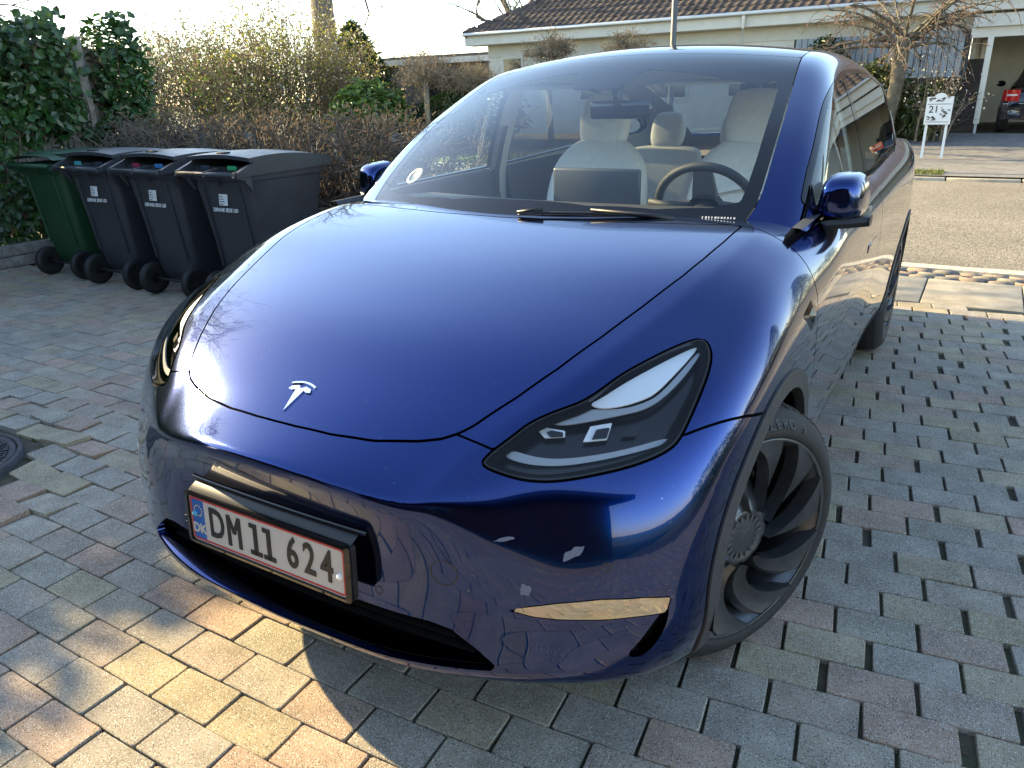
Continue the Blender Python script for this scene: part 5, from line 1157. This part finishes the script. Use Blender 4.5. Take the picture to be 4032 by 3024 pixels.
# evergreen behind the fence, left of the view, that shades the drive
def conifer(name, x, y, h, r, label, n=9000, z0=.0, m=None, cl=.18):
    t = empty(name, (x, y, z0)); tag(t, label, 'tree'); q = MB(); q.tube([(0, 0, 0), (.03, .02, h*.5), (0, 0, h*.96)], [.12, .08, .02], 8); q.build('trunk', bark('conifer_bark', (.13, .09, .06)), t)
    z_ = rng.uniform(.08, 1, n)**.9; a = rng.uniform(0, 6.283, n); rad = r*(1.02-z_)**.75*(.55+.45*rng.random(n)**.4)*(1+.25*np.sin(a*5+z_*9)); P = np.c_[rad*np.cos(a), rad*np.sin(a), z_*h]
    leaves('crown', P, cl, m or leafmat('conifer_leaf', (.020, .045, .016), (.06, .10, .025), .15, .6), t, nrm=np.c_[np.cos(a), np.sin(a), np.full(n, .5)], ratio=.28, jit=.5, droop=.3); return t
laurel('tall_hedge', (-8.35, -1.1, 0), (.75, 3.3, 1.83), 21000, 'tall evergreen hedge behind the ivy fence', .20, lumpy=.07)
# bare hornbeam hedge with fence posts
hb = bark('hedge_twig', (.115, .088, .064), (.17, .14, .11), 20); hedge = empty('bare_hedge', (-4.8, 3.45, 0)); tag(hedge, 'low clipped leafless hedge with brown twigs behind the wheelie bins', 'hedge')
tw = Twigs()
for x in np.arange(-7.1, -2.55, .075):
    for _ in range(4): tw.grow((x+4.8+rng.normal(0, .05), rng.normal(0, .20), 0), (rng.normal(0, .20), rng.normal(0, .20), 1), .78, .020, 3, .8, .05, 4, (3, 5), .24, .60, 4, .0048)
keep = []
tw.build('twigs', hb, hedge, 1.36)
P = pick_tips(tw, 3600, .03); P = P[P[:, 2] < 1.42]; P2 = np.c_[rng.uniform(-2.3, 2.1, 2200), rng.normal(0, .20, 2200), rng.normal(1.20, .10, 2200)]
leaves('dry_leaves', np.vstack([P, P2]), .040, leafmat('hedge_leaf', (.12, .08, .045), (.19, .135, .08), .3, .7), hedge, ratio=.5)
for k, x in enumerate((-6.35, -5.55, -4.85, -3.62, -3.05)):
    q = MB(); q.tube([(0, 0, 0), (.02, .01, .6), (.015, .015, 1.24)], [.062, .058, .055], 9, T(x, 3.42+random.gauss(0, .04), -.08)); tag(q.build('hedge_post', wood), ('round grey timber post in the hedge behind the green bin', 'round grey timber post in the hedge behind the second bin', 'round grey timber post in the hedge behind the third bin', 'round grey timber post in the hedge behind the end bin', 'last round timber post at the free end of the hedge')[k], 'post', 'posts standing in the hedge')
# ================================================================ gardens across the road
fm_w = leafmat('blossom_white', (.62, .60, .52), (.75, .73, .66), .4, .6); fm_y = leafmat('leaf_yellow_green', (.20, .20, .035), (.34, .32, .07), .4, .5); fm_g = leafmat('leaf_fresh', (.06, .11, .02), (.13, .19, .04), .4, .45); fm_b = leafmat('leaf_brown', (.20, .14, .08), (.32, .24, .14), .3, .7)
tbk = bark('twig_brown', (.15, .115, .080), (.24, .20, .15)); tbg = bark('twig_grey', (.17, .145, .11), (.30, .26, .20))
def shrub(name, x, y, h_s, w_, n_st, label, fl, nfl, fsz, group=None, m=None, depth=3):
    t = empty(name, (x, y, terr(y))); tag(t, label, 'shrub', group); k_ = Twigs()
    for _ in range(n_st): k_.grow((rng.normal(0, w_*.25), rng.normal(0, .2), 0), (rng.normal(0, w_*.32), rng.normal(0, .3), 1), h_s*.52, .028, depth, .55, .10, 4, (3, 4), .16, .66, 4, .0065)
    k_.build('stem', m or tbk, t)
    for f_, n_f in zip(fl, nfl): leaves('foliage', pick_tips(k_, n_f, .16), fsz, f_, t, ratio=.6)
    return t
def px_at(px, py, y): P = at_y(px*1.8228, py*1.8228, y); return P
SH = [('flowering_shrub', 330, 15.0, 3.5, 1.5, 34, 'white flowering shrub with small blossoms across the road', (fm_w, fm_g), (3200, 2200), .085),
      ('bare_shrub', 445, 15.4, 3.6, 1.5, 34, 'brown twiggy shrub beside the white flowering one', (fm_b, fm_g), (2400, 2600), .085),
      ('bare_shrub', 545, 15.2, 3.4, 1.4, 32, 'tangled shrub with a few fresh leaves below the big trunk', (fm_b, fm_g), (2200, 3200), .085),
      ('budding_shrub', 640, 15.8, 3.9, 1.1, 30, 'yellow green budding shrub standing before the thick tree trunk', (fm_y, fm_w), (4600, 900), .085),
      ('budding_shrub', 735, 16.8, 2.5, 1.0, 16, 'sparse yellow shrub behind the glossy evergreen bush', (fm_y,), (1500,), .06)]
for nm, px, y, h_s, w_, ns, lb, fl, nf, fs in SH:
    P = px_at(px, 250, y); shrub(nm, P[0], y, h_s, w_, ns, lb, fl, nf, fs)
P = px_at(795, 230, 14.9); laurel('evergreen_bush', (P[0], 14.9, .05), (1.15, .8, .95), 3600, 'rounded glossy evergreen bush with long leaves across the road', .20, leafmat('aucuba_leaf', (.05, .11, .02), (.12, .19, .045), .3, .28))
P = px_at(725, 260, 14.3); laurel('low_juniper', (P[0], 14.3, .05), (1.2, .6, .40), 2600, 'low spreading green conifer in front of the evergreen bush', .10, leafmat('juniper_leaf', (.05, .10, .018), (.10, .15, .03), .2, .6))
P = px_at(1010, 250, 16.4); laurel('dark_evergreen', (P[0], 16.4, .2), (1.9, .7, .75), 4200, 'dark green evergreen hedge behind the pruned tree trunks', .12, leafmat('dark_leaf', (.014, .035, .010), (.035, .075, .018), .2, .4))
def topiary(px, py, rpx, y, label, trunk_px=None, n=40, squash=.75):
    """bare twiggy tree kept to a rounded head"""
    c = px_at(px, py, y); r = rpx*1.8228/FPX*np.dot(c-CAM, cf); base = terr(y); t = empty('pruned_tree', (c[0], y, base)); tag(t, label, 'tree', 'bare pruned trees in front of the long house'); k_ = Twigs(); zc = c[2]-base
    q = MB(); q.tube([(.05, 0, 0), (.0, .02, zc*.35), (.03, 0, zc-r*squash*.7)], [.085, .075, .07], 8); q.build('trunk', tbg, t)
    for _ in range(n):
        u = rng.normal(0, 1, 3); u[2] = abs(u[2])*.9-.1; u /= np.linalg.norm(u); k_.grow((.03, 0, zc-r*squash*.75), (u[0]*1.4, u[1]*1.2, u[2]*1.0+.25), r*.62, .018, 3, .75, .0, 3, (3, 4), .25, .62, 3, .004)
    k_.build('crown', tbg, t); P = pick_tips(k_, 1500, .05); leaves('dry_leaves', P, .045, fm_b, t); return t
topiary(915, 130, 72, 15.6, 'umbrella shaped bare tree above the dark evergreen hedge')
topiary(1020, 150, 60, 16.2, 'bare rounded tree half behind the umbrella shaped one')
topiary(1185, 92, 56, 17.0, 'bare ball headed tree before the house window'); topiary(1355, 92, 58, 17.0, 'bare ball headed tree beside the grey lamp post')
# big tree with bare limbs
def big_tree(x, y, label, h0=4.2, r0=.34, n=9, L=3.4, seedbias=(0, 0, 0), mm=None, depth=4, z0=.3):
    t = empty('bare_tree', (x, y, z0)); tag(t, label, 'tree'); q = MB(); q.tube([(0, 0, 0), (.05, 0, h0*.5), (.0, .05, h0)], [r0*1.15, r0, r0*.85], 14); q.build('trunk', mm or bark('oak_bark', (.11, .092, .072), (.17, .15, .12), 8), t); k_ = Twigs()
    for i in range(n):
        a = 6.283*i/n; k_.grow((0, 0, h0*(.78+.22*random.random())), (math.cos(a)+seedbias[0], math.sin(a)+seedbias[1], .55+random.random()*.6), L*random.uniform(.8, 1.2), r0*.36, depth, .55, .03, 5, (3, 4), .16, .62, 5, .006)
    k_.build('crown', mm or MATS['oak_bark'], t); return t
P = px_at(698, 60, 20.0); big_tree(P[0], 20.0, 'thick trunked leafless tree towering behind the flowering shrubs', 5.4, .42, 10, 4.0)
P = px_at(1130, 60, 27.0); big_tree(P[0], 27.0, 'distant leafless tree rising behind the tiled roof', 3.6, .22, 10, 3.0)
big_tree(-14.5, 3.2, 'leafless street tree standing outside the left of the view', 4.0, .25, 9, 3.2, (.4, 0, 0), depth=4)
P = px_at(760, 60, 22.0); conifer('dark_conifer', P[0], 22.0, 3.7, 1.9, 'dark conifer growing beside the thick bare trunk', 4200, .3, cl=.30)
# ================================================================ long house with tiled roof
rend = vary(mat('white_board', (.62, .60, .54), .75), 4, .06, .1, 40); fasc = vary(mat('fascia_paint', (.55, .54, .49), .6), 5, .06); zinc = mat('zinc_gutter', (.42, .45, .48), .4, .7); brickd = vary(mat('dark_brick', (.045, .036, .032), .85), 10, .3, .3, 60)
dglass = mat('dark_window', (.02, .022, .025), .05, 0, .5); HY = 18.6; EV = at_y(1450*1.8228, 40*1.8228, HY-.55)[2]
house = empty('long_house', (-3, HY, .3)); tag(house, 'long low white house with a dark pantiled roof across the road', 'house')
HX0 = at_y(1000*1.8228, 75*1.8228, HY-.55)[0]; HX1 = 7.5
def hb_(name, x0, x1, y0, y1, z0, z1, m, parent=house, b=0.0):
    q = MB(); q.box(x0+3, x1+3, y0-HY, y1-HY, z0-.3, z1-.3, None, b); return q.build(name, m, parent)
hb_('wall', HX0+.5, -.9, HY, HY+5, .2, EV-.05, rend); hb_('gutter', HX0, HX1, HY-.62, HY-.50, EV-.06, EV+.03, zinc, b=.02); hb_('fascia', HX0+.02, HX1, HY-.50, HY-.46, EV-.30, EV-.04, fasc); hb_('soffit', HX0+.02, HX1, HY-.46, HY+.01, EV-.31, EV-.27, fasc); hb_('frieze', HX0+.5, HX1, HY-.03, HY-.001, EV-.62, EV-.31, fasc)
for x0, x1, z0, z1 in ((at_y(1085*1.8228, 130*1.8228, HY)[0], at_y(1115*1.8228, 130*1.8228, HY)[0]+.25, EV-2.0, EV-.62), (at_y(1252*1.8228, 100*1.8228, HY)[0], at_y(1330*1.8228, 100*1.8228, HY)[0], EV-1.9, EV-.62), (-7.2, -5.6, EV-1.9, EV-.62), (-4.6, -3.2, EV-1.9, EV-.75)):
    w_ = hb_('window', x0, x1, HY-.045, HY-.006, z0, z1, rend); hb_('pane', x0+.07, x1-.07, HY-.055, HY-.046, z0+.07, z1-.07, dglass, w_)
    for o in w_.children: o.matrix_parent_inverse = Matrix.Identity(4)
# vertical boarding on the right bay, dark brick and carport
hb_('board_backing', -3.05, .62, HY-.049, HY-.02, EV-1.6, EV-.62, mat('board_gap', (.05, .055, .06), .9))
for k in range(26): x = -3.0+k*.135; hb_('board', x, x+.120, HY-.075, HY-.05, EV-1.55, EV-.62, mat('grey_blue_board', (.30, .34, .38), .7))
hb_('brick_wall', -1.1, .95, HY+.3, HY+.5, .2, EV-1.2, brickd)
# bricks that can be picked out on the dark wall
bk = MB(); bk.box(-.10, .10, -.012, .0, -.026, .026); bme = bk.mesh('brick'); bme.materials.append(vary(mat('brick_face', (.060, .046, .040), .85), 8, .35, .3, 60, objrand=.35))
for r_ in range(21):
    for c in range(8):
        o = bpy.data.objects.new('brick', bme); COL.objects.link(o); o.parent = house; o.location = (-.9+c*.212+(.106 if r_ % 2 else 0)+3, HY+.30-HY, .34+r_*.067-.3)
# roof: pantiles laid in courses on the front slope
RP = math.radians(27); roofb = MB(); ridge_y = HY+4.6; rz_ = EV+math.tan(RP)*(ridge_y-HY+.55)
roofb.add([(HX0+3, -.55, EV-.3), (HX1+3, -.55, EV-.3), (HX1+3, ridge_y-HY, rz_-.3), (HX0+3+5.0, ridge_y-HY, rz_-.3), (HX0+3, 9.8, EV-.3), (HX1+3, 9.8, EV-.3)], [(0, 1, 2, 3), (0, 3, 4), (3, 2, 5, 4)]); roof = roofb.build('roof', mat('roof_felt', (.03, .026, .024), .9), house)
tile = MB(); prof = [(-.115, .022), (-.08, .030), (-.05, .018), (-.02, .002), (.04, .0), (.085, .006), (.115, .022)]
tile.grid([[(x, y, z_+zz) for x, z_ in prof] for y, zz in ((0, .0), (0, .018), (.37, -.004))]); tile_me = tile.mesh('roof_tile')
tile_m = vary(mat('roof_tile', (.058, .043, .036), .75), 3, .35, .4, 60, objrand=.3); tile_me.materials.append(tile_m)
TM = Rx(RP); tl = []; CO, SI = math.cos(RP), math.sin(RP)
for r_ in range(16):
    for c in range(int((HX1-HX0)/.215)):
        x = HX0+.12+c*.215; s_ = r_*.335; y = -.57+s_*CO; z_ = EV-.3+.012+s_*SI
        if x-HX0 < (y+.57)*5.0/5.15+.05: continue
        px, py, w_ = pix((x, y+HY, z_+.3)); tl.append((x+3, y, z_, 0 <= px <= 1024 and py > -6, w_))
sel = sorted([i for i, t_ in enumerate(tl) if t_[3]], key=lambda i: tl[i][4])[:290]; sels = set(sel); bv = np.array([v.co[:] for v in tile_me.vertices]); bf = np.array([p.vertices[:] for p in tile_me.polygons]); jv = []; jf = []; A_ = np.array(TM)[:3, :3]; nn_ = 0
for i, (x, y, z_, v, w_) in enumerate(tl):
    if i in sels: o = bpy.data.objects.new('roof_tile', tile_me); COL.objects.link(o); o.parent = roof; o.location = (x, y, z_+random.gauss(0, .002)); o.rotation_euler = (RP, 0, random.gauss(0, .008))
    else: jv.append(bv@A_.T+[x, y, z_]); jf.append(bf+nn_); nn_ += len(bv)
tag(link('roof_tiles', npmesh('roof_tiles', np.vstack(jv), np.vstack(jf), smooth=False), tile_m, roof), kind='stuff')
for k in range(16):                                     # hip tiles
    u = k/16; q = MB(); q.lathe([(.10, -.20), (.115, .20)], 10, T(HX0+3+5.0*u+.15, -.55+(ridge_y-HY+.55)*u+.15, EV-.3+(rz_-EV)*u+.06) @ Vector((5.0, ridge_y-HY+.55, rz_-EV)).to_track_quat('Z', 'Y').to_matrix().to_4x4()); q.build('hip_tile', tile_m, roof)
ch = empty('rain_chain', (at_y(1605*1.8228, 60*1.8228, HY-.56)[0], HY-.56, 0)); tag(ch, 'rain chain hanging from the house gutter', 'rain chain')
q = MB(); q.lathe([(.05, EV-.06), (.045, EV-.18), (.03, EV-.34)], 10); q.build('funnel', rend, ch)
for k in range(20): q = MB(); q.tube([(.025*math.cos(a), 0, .04*math.sin(a)) for a in np.linspace(0, 6.283, 9)], .006, 5, T(0, 0, EV-.40-k*.085) @ Rz((k % 2)*1.57), cap=False); q.build('link', zinc, ch)
# carport
cp = empty('carport', (3.5, HY, .33)); tag(cp, 'open white carport at the end of the long house', 'carport')
def cpb(name, x0, x1, y0, y1, z0, z1, m, b=0.0): q = MB(); q.box(x0-3.5, x1-3.5, y0-HY, y1-HY, z0-.33, z1-.33, None, b); return q.build(name, m, cp)
cx0 = at_y(2120*1.8228, 200*1.8228, HY-.3)[0]
cpb('roof', .62, 7.2, HY-.42, HY+5.5, EV-.60, EV-.36, fasc); cpb('rear_wall', .65, 7.2, HY+5.3, HY+5.4, .3, EV-.6, rend); cpb('side_wall', .62, .70, HY+.5, HY+5.3, .3, EV-.6, rend); cpb('beam', .6, 7.2, HY-.32, HY-.2, EV-.80, EV-.602, rend)
for x, y in ((cx0, HY-.3), (cx0-.12, HY+1.2), (4.4, HY-.3), (7.0, HY-.3)):
    cpb('post', x-.055, x+.055, y-.055, y+.055, .55, EV-.80, rend, .008); cpb('post_foot', x-.025, x+.025, y-.025, y+.025, .30, .55, zinc)
# lamp post
P = px_at(1456, 50, 12.7); lp = empty('lamp_post', (P[0], 12.7, 0)); tag(lp, 'slim grey street lamp post behind the car roof', 'lamp post')
q = MB(); q.tube([(0, 0, 0), (0, 0, 1.2), (0, 0, 5.2)], [.07, .055, .05], 12); q.build('pole', mat('pole_grey', (.07, .075, .08), .5), lp); q = MB(); q.lathe([(0, 5.5), (.22, 5.42), (.24, 5.32), (.06, 5.18)], 20); q.build('lamp_head', mat('lamp_grey', (.3, .31, .32), .4), lp)
# house number post box on two legs
P = px_at(2010, 335, 15.0); mbx = empty('letter_box', (.40, 15.0, .09)); tag(mbx, 'white letter box on two legs with black lettering and number 21', 'letter box')
wp_ = mat('post_white', (.72, .72, .70), .45); ink = mat('post_ink', (.02, .02, .02), .5)
for x in (-.165, .165): q = MB(); q.box(x-.022, x+.022, -.022, .022, 0, .62); q.build('leg', wp_, mbx)
q = MB(); q.prism([(-.215, .60), (.215, .60), (.215, 1.08), (.10, 1.08), (.085, 1.11), (.05, 1.135), (0, 1.145), (-.05, 1.135), (-.085, 1.11), (-.10, 1.08), (-.215, 1.08)], -.06, .06, Rx(math.pi/2)); q.build('case', wp_, mbx)
FM = T(0, -.062, 0) @ Rx(math.pi/2)
text_obj('number', '21', .17, ink, FM @ T(-.08, .86, 0), mbx, .002, bold=.001); text_obj('number_mark', '.', .17, ink, FM @ T(.045, .93, 0), mbx, .002)
for y0 in (.955, .645): q = MB(); q.box(-.19, .19, y0-.004, y0+.004, 0, .002, FM); q.build('ruled_line', ink, mbx)
rr_ = random.Random(5)
def scribble(name, x0, x1, z0, z1, n, s):
    for k in range(n):
        q = MB(); x, z_ = rr_.uniform(x0, x1), rr_.uniform(z0, z1); pts = [(x+s*rr_.uniform(-1, 1), z_+s*.6*rr_.uniform(-1, 1)) for _ in range(5)]; q.tube([(a_, b2, .001) for a_, b2 in pts], .005, 4, FM); q.build(name, ink, mbx)
scribble('name_ornament', -.17, .17, 1.0, 1.06, 12, .035); scribble('leaf_ornament', .04, .17, .69, .86, 14, .03); scribble('leaf_ornament', -.17, -.03, .68, .76, 9, .03)
# weeping tree with pink buds, rhododendron below it
P = px_at(1920, 300, 16.6); wt = empty('weeping_tree', (-.62, 16.6, .2)); tag(wt, 'weeping ornamental cherry with lichen trunk and red buds', 'tree'); lich = bark('lichen_bark', (.075, .064, .05), (.16, .145, .11), 9)
q = MB(); q.tube([(-.04, 0, -.1), (.02, 0, .5), (.09, 0, 1.2), (.10, 0, 1.75), (.13, 0, 2.1)], [.15, .135, .13, .15, .12], 12); q.build('trunk', lich, wt); k_ = Twigs(); cw_ = []
for i in range(18):
    a = 6.283*i/18; L = rng.uniform(.8, 2.1); p = np.array([.11, 0, 1.75+rng.uniform(0, .35)]); d = np.array([math.cos(a), .55*math.sin(a), rng.uniform(.1, 1.3)]); pts = [p]
    for s_ in range(9): d = d+np.array([rng.normal(0, .12), rng.normal(0, .12), -.10]); d /= np.linalg.norm(d); p = p+d*L/7; pts.append(p.copy())
    k_.seg(pts, .045, .008, 6)
    for j in range(2, 10):
        for _ in range(3):
            p2 = pts[j].copy(); d2 = np.array([d[0]*.5+rng.normal(0, .55), d[1]*.5+rng.normal(0, .5), rng.uniform(-.4, .9)]); tp_ = [p2]; LL = rng.uniform(.25, .8)
            for s_ in range(7): d2 = d2+np.array([rng.normal(0, .20), rng.normal(0, .20), -.20]); d2 /= np.linalg.norm(d2); p2 = p2+d2*LL/7; tp_.append(p2.copy())
            k_.seg(tp_, .010, .004, 4); cw_ += tp_[2:]
k_.build('crown', lich, wt); cw_ = np.array(cw_); i = rng.integers(0, len(cw_), 2600); leaves('buds', cw_[i]+rng.normal(0, .015, (2600, 3)), .035, leafmat('bud_pink', (.20, .09, .07), (.34, .19, .15), .3, .6), wt, ratio=.6)
laurel('rhododendron', (-1.15, 17.3, .25), (.95, .55, .85), 3000, 'rhododendron with drooping leaves beside the cherry trunk', .15, leafmat('rhodo_leaf', (.05, .075, .022), (.12, .14, .05), .25, .35))
laurel('rhododendron', (.0, 17.2, .25), (.55, .5, .62), 1400, 'smaller rhododendron behind the letter box', .14, MATS['rhodo_leaf'])
laurel('climbing_evergreen', (-2.2, 18.0, 1.3), (.5, .25, .60), 1200, 'climbing evergreen on the house wall left of the cherry', .12, MATS['dark_leaf'])
shrub('flowering_shrub', .25, 17.0, 1.6, .6, 12, 'thin shrub with white blossoms right of the cherry trunk', (fm_w,), (260,), .05, depth=2)
conifer('cypress_tree', 8.5, 16.5, 5.5, 1.3, 'tall cypress near the carport', 5200, .3); conifer('cypress_tree', 11.5, 13.6, 6.5, 1.6, 'tall cypress by the road outside the right of the view', 5200, .05)
# low building in the far garden
fb_ = empty('far_bungalow', (-17, 24, .3)); tag(fb_, 'flat roofed dark bungalow far behind the flowering shrubs', 'house')
for nm, a, m_ in (('wall', (-7, 6, 0, 5, 0, 2.3), mat('far_wall', (.10, .10, .10), .8)), ('roof', (-7.4, 6.4, -.4, 5.4, 2.42, 2.60), mat('far_roof', (.08, .075, .07), .8)), ('fascia', (-7.4, 6.4, -.45, -.40, 2.3, 2.50), rend), ('window', (-1, 1.6, -.04, -.01, .9, 2.1), dglass)):
    q = MB(); q.box(*a); q.build(nm, m_, fb_)
# ================================================================ dark saloon in the carport
sal = empty('dark_saloon', (2.25, 20.4, .34)); tag(sal, 'dark saloon car seen from behind inside the carport', 'car'); blkp = mat('saloon_paint', (.008, .009, .016), .2, .2, 1.0)
prof_z = [(-2.25, .34, .62), (-2.22, .30, .80), (-2.10, .27, .92), (-1.75, .26, .97), (-1.2, .25, .98), (0, .24, .96), (1.2, .24, .93), (1.9, .26, .86), (2.2, .30, .70), (2.26, .36, .55)]
q = MB(); P = []
for y, z0, z1 in prof_z:
    e = 1-.18*max(0, (abs(y)-1.7)/.55)**2; row = []
    for k in range(20): a = 2*math.pi*k/20; cx, sz = math.cos(a), math.sin(a); row.append((math.copysign(abs(cx)**.42, cx)*.90*e, y, (z0+z1)/2+math.copysign(abs(sz)**.55, sz)*(z1-z0)/2))
    P.append(row)
q.grid(P, wrap=True); q.f.append(tuple(range(20))); q.sm.append(True); q.f.append(tuple(9*20+k for k in range(20))[::-1]); q.sm.append(True); bo = q.build('body', blkp, sal); bo.modifiers.new('s', 'SUBSURF').levels = 1
q = MB(); P = []
for y, z_, hw in ((-1.72, .96, .66), (-1.25, 1.24, .60), (-.85, 1.39, .56), (-.2, 1.44, .55), (.35, 1.40, .56), (.75, 1.22, .60), (1.25, .93, .68)):
    P.append([(-hw-.10, y, .93), (-hw-.03, y, .93+(z_-.93)*.55), (-hw+.03, y, z_-.015), (-hw*.5, y, z_), (hw*.5, y, z_), (hw-.03, y, z_-.015), (hw+.03, y, .93+(z_-.93)*.55), (hw+.10, y, .93)])
q.grid(P); q.build('roof', blkp, sal)
q = MB(); q.add([(-.55, -1.66, 1.0), (.55, -1.66, 1.0), (.50, -.95, 1.37), (-.50, -.95, 1.37)], [(0, 1, 2, 3)], T(0, -.02, .012)); q.build('rear_window', dglass, sal)
for sg in (-1, 1):
    q = MB(); q.add([(sg*.70, -1.3, 1.0), (sg*.72, .9, .98), (sg*.60, .35, 1.36), (sg*.59, -.8, 1.36)], [(0, 1, 2, 3)[::sg]], T(sg*.008, 0, .0)); q.build('side_window', dglass, sal)
    q = MB(); q.grid([[(sg*x, y, z_) for x, y in ((.56, -2.262), (.70, -2.235), (.80, -2.18), (.868, -2.02))] for z_ in (.66, .74, .82, .885)][::sg]); tl_ = q.build('tail_light', mat('tail_red', (.45, .01, .012), .12, 0, 1.0), sal)
    q = MB(); q.grid([[(sg*x, y, z_) for x, y in ((.60, -2.268), (.72, -2.236), (.79, -2.20))] for z_ in (.765, .80)][::sg]); q.build('indicator', mat('tail_clear', (.6, .5, .48), .15, 0, 1.0), tl_)
    q = MB(); q.grid([[(sg*(.93+.10*math.cos(a)*math.sin(b2)), .62+.06*math.cos(b2), 1.0+.07*math.sin(a)*math.sin(b2)) for a in np.linspace(0, 6.283, 13)] for b2 in np.linspace(0.01, 3.13, 7)]); q.build('door_mirror', blkp, sal)
    for y in (-1.38, 1.38):
        q = MB(); q.lathe([(.20, -.10), (.30, -.11), (.32, -.08), (.32, .08), (.30, .11), (.20, .10)], 32, T(sg*.78, y, .32) @ Ry(math.pi/2)); w_ = q.build('wheel', rubber if 'tyre_rubber' in MATS else mat('tyre_rubber', (.018, .018, .019), .72), sal)
        q = MB(); q.lathe([(0, .085), (.19, .095), (.20, .06)], 24, T(sg*.78, y, .32) @ Ry(sg*math.pi/2)); q.build('rim', zinc, w_)
q = MB(); q.grid([[(x, -2.275+.10*x*x, z_) for x in np.linspace(-.84, .84, 13)] for z_ in (.30, .42, .55, .60)]); q.build('rear_bumper', blkp, sal); q = MB(); q.grid([[(x, -2.28+.10*x*x, z_) for x in np.linspace(-.84, .84, 13)] for z_ in (.605, .617)]); q.build('chrome_strip', zinc, sal)
q = MB(); q.box(-.26, .26, -2.285, -2.27, .70, .81); q.build('number_plate', mat('saloon_plate', (.7, .7, .68), .4), sal)
# ================================================================ what stands behind the camera and is mirrored in the paint
hb2 = empty('brick_house', (-.5, -5.6, 0)); tag(hb2, 'low red brick house behind the photographer', 'house'); rbk = vary(mat('red_brick', (.12, .05, .032), .85), 8, .3, .3, 60)
for nm, a, m_ in (('wall', (-8, 5.5, -6, 0, 0, 2.45), rbk), ('roof', (-8.5, 6, -6.4, 1.0, 2.45, 2.75), mat('eave_brown', (.05, .04, .032), .8)), ('window', (-3, -1.4, 0, .03, .9, 2.1), dglass), ('window', (1.0, 2.6, 0, .03, .9, 2.1), dglass), ('door', (-.6, .4, 0, .04, .05, 2.1), rend)):
    q = MB(); q.box(*a); q.build(nm, m_, hb2)

laurel('laurel_bush', (6.3, 1.2, 0), (.7, 2.4, .75), 2600, 'clipped laurel hedge along the right side of the drive', .14)
laurel('evergreen_bush', (15.0, 15.5, .05), (6.0, 1.0, 1.1), 5000, 'long evergreen hedge across the road beyond the carport', .24, MATS['dark_leaf'], trunk=False)
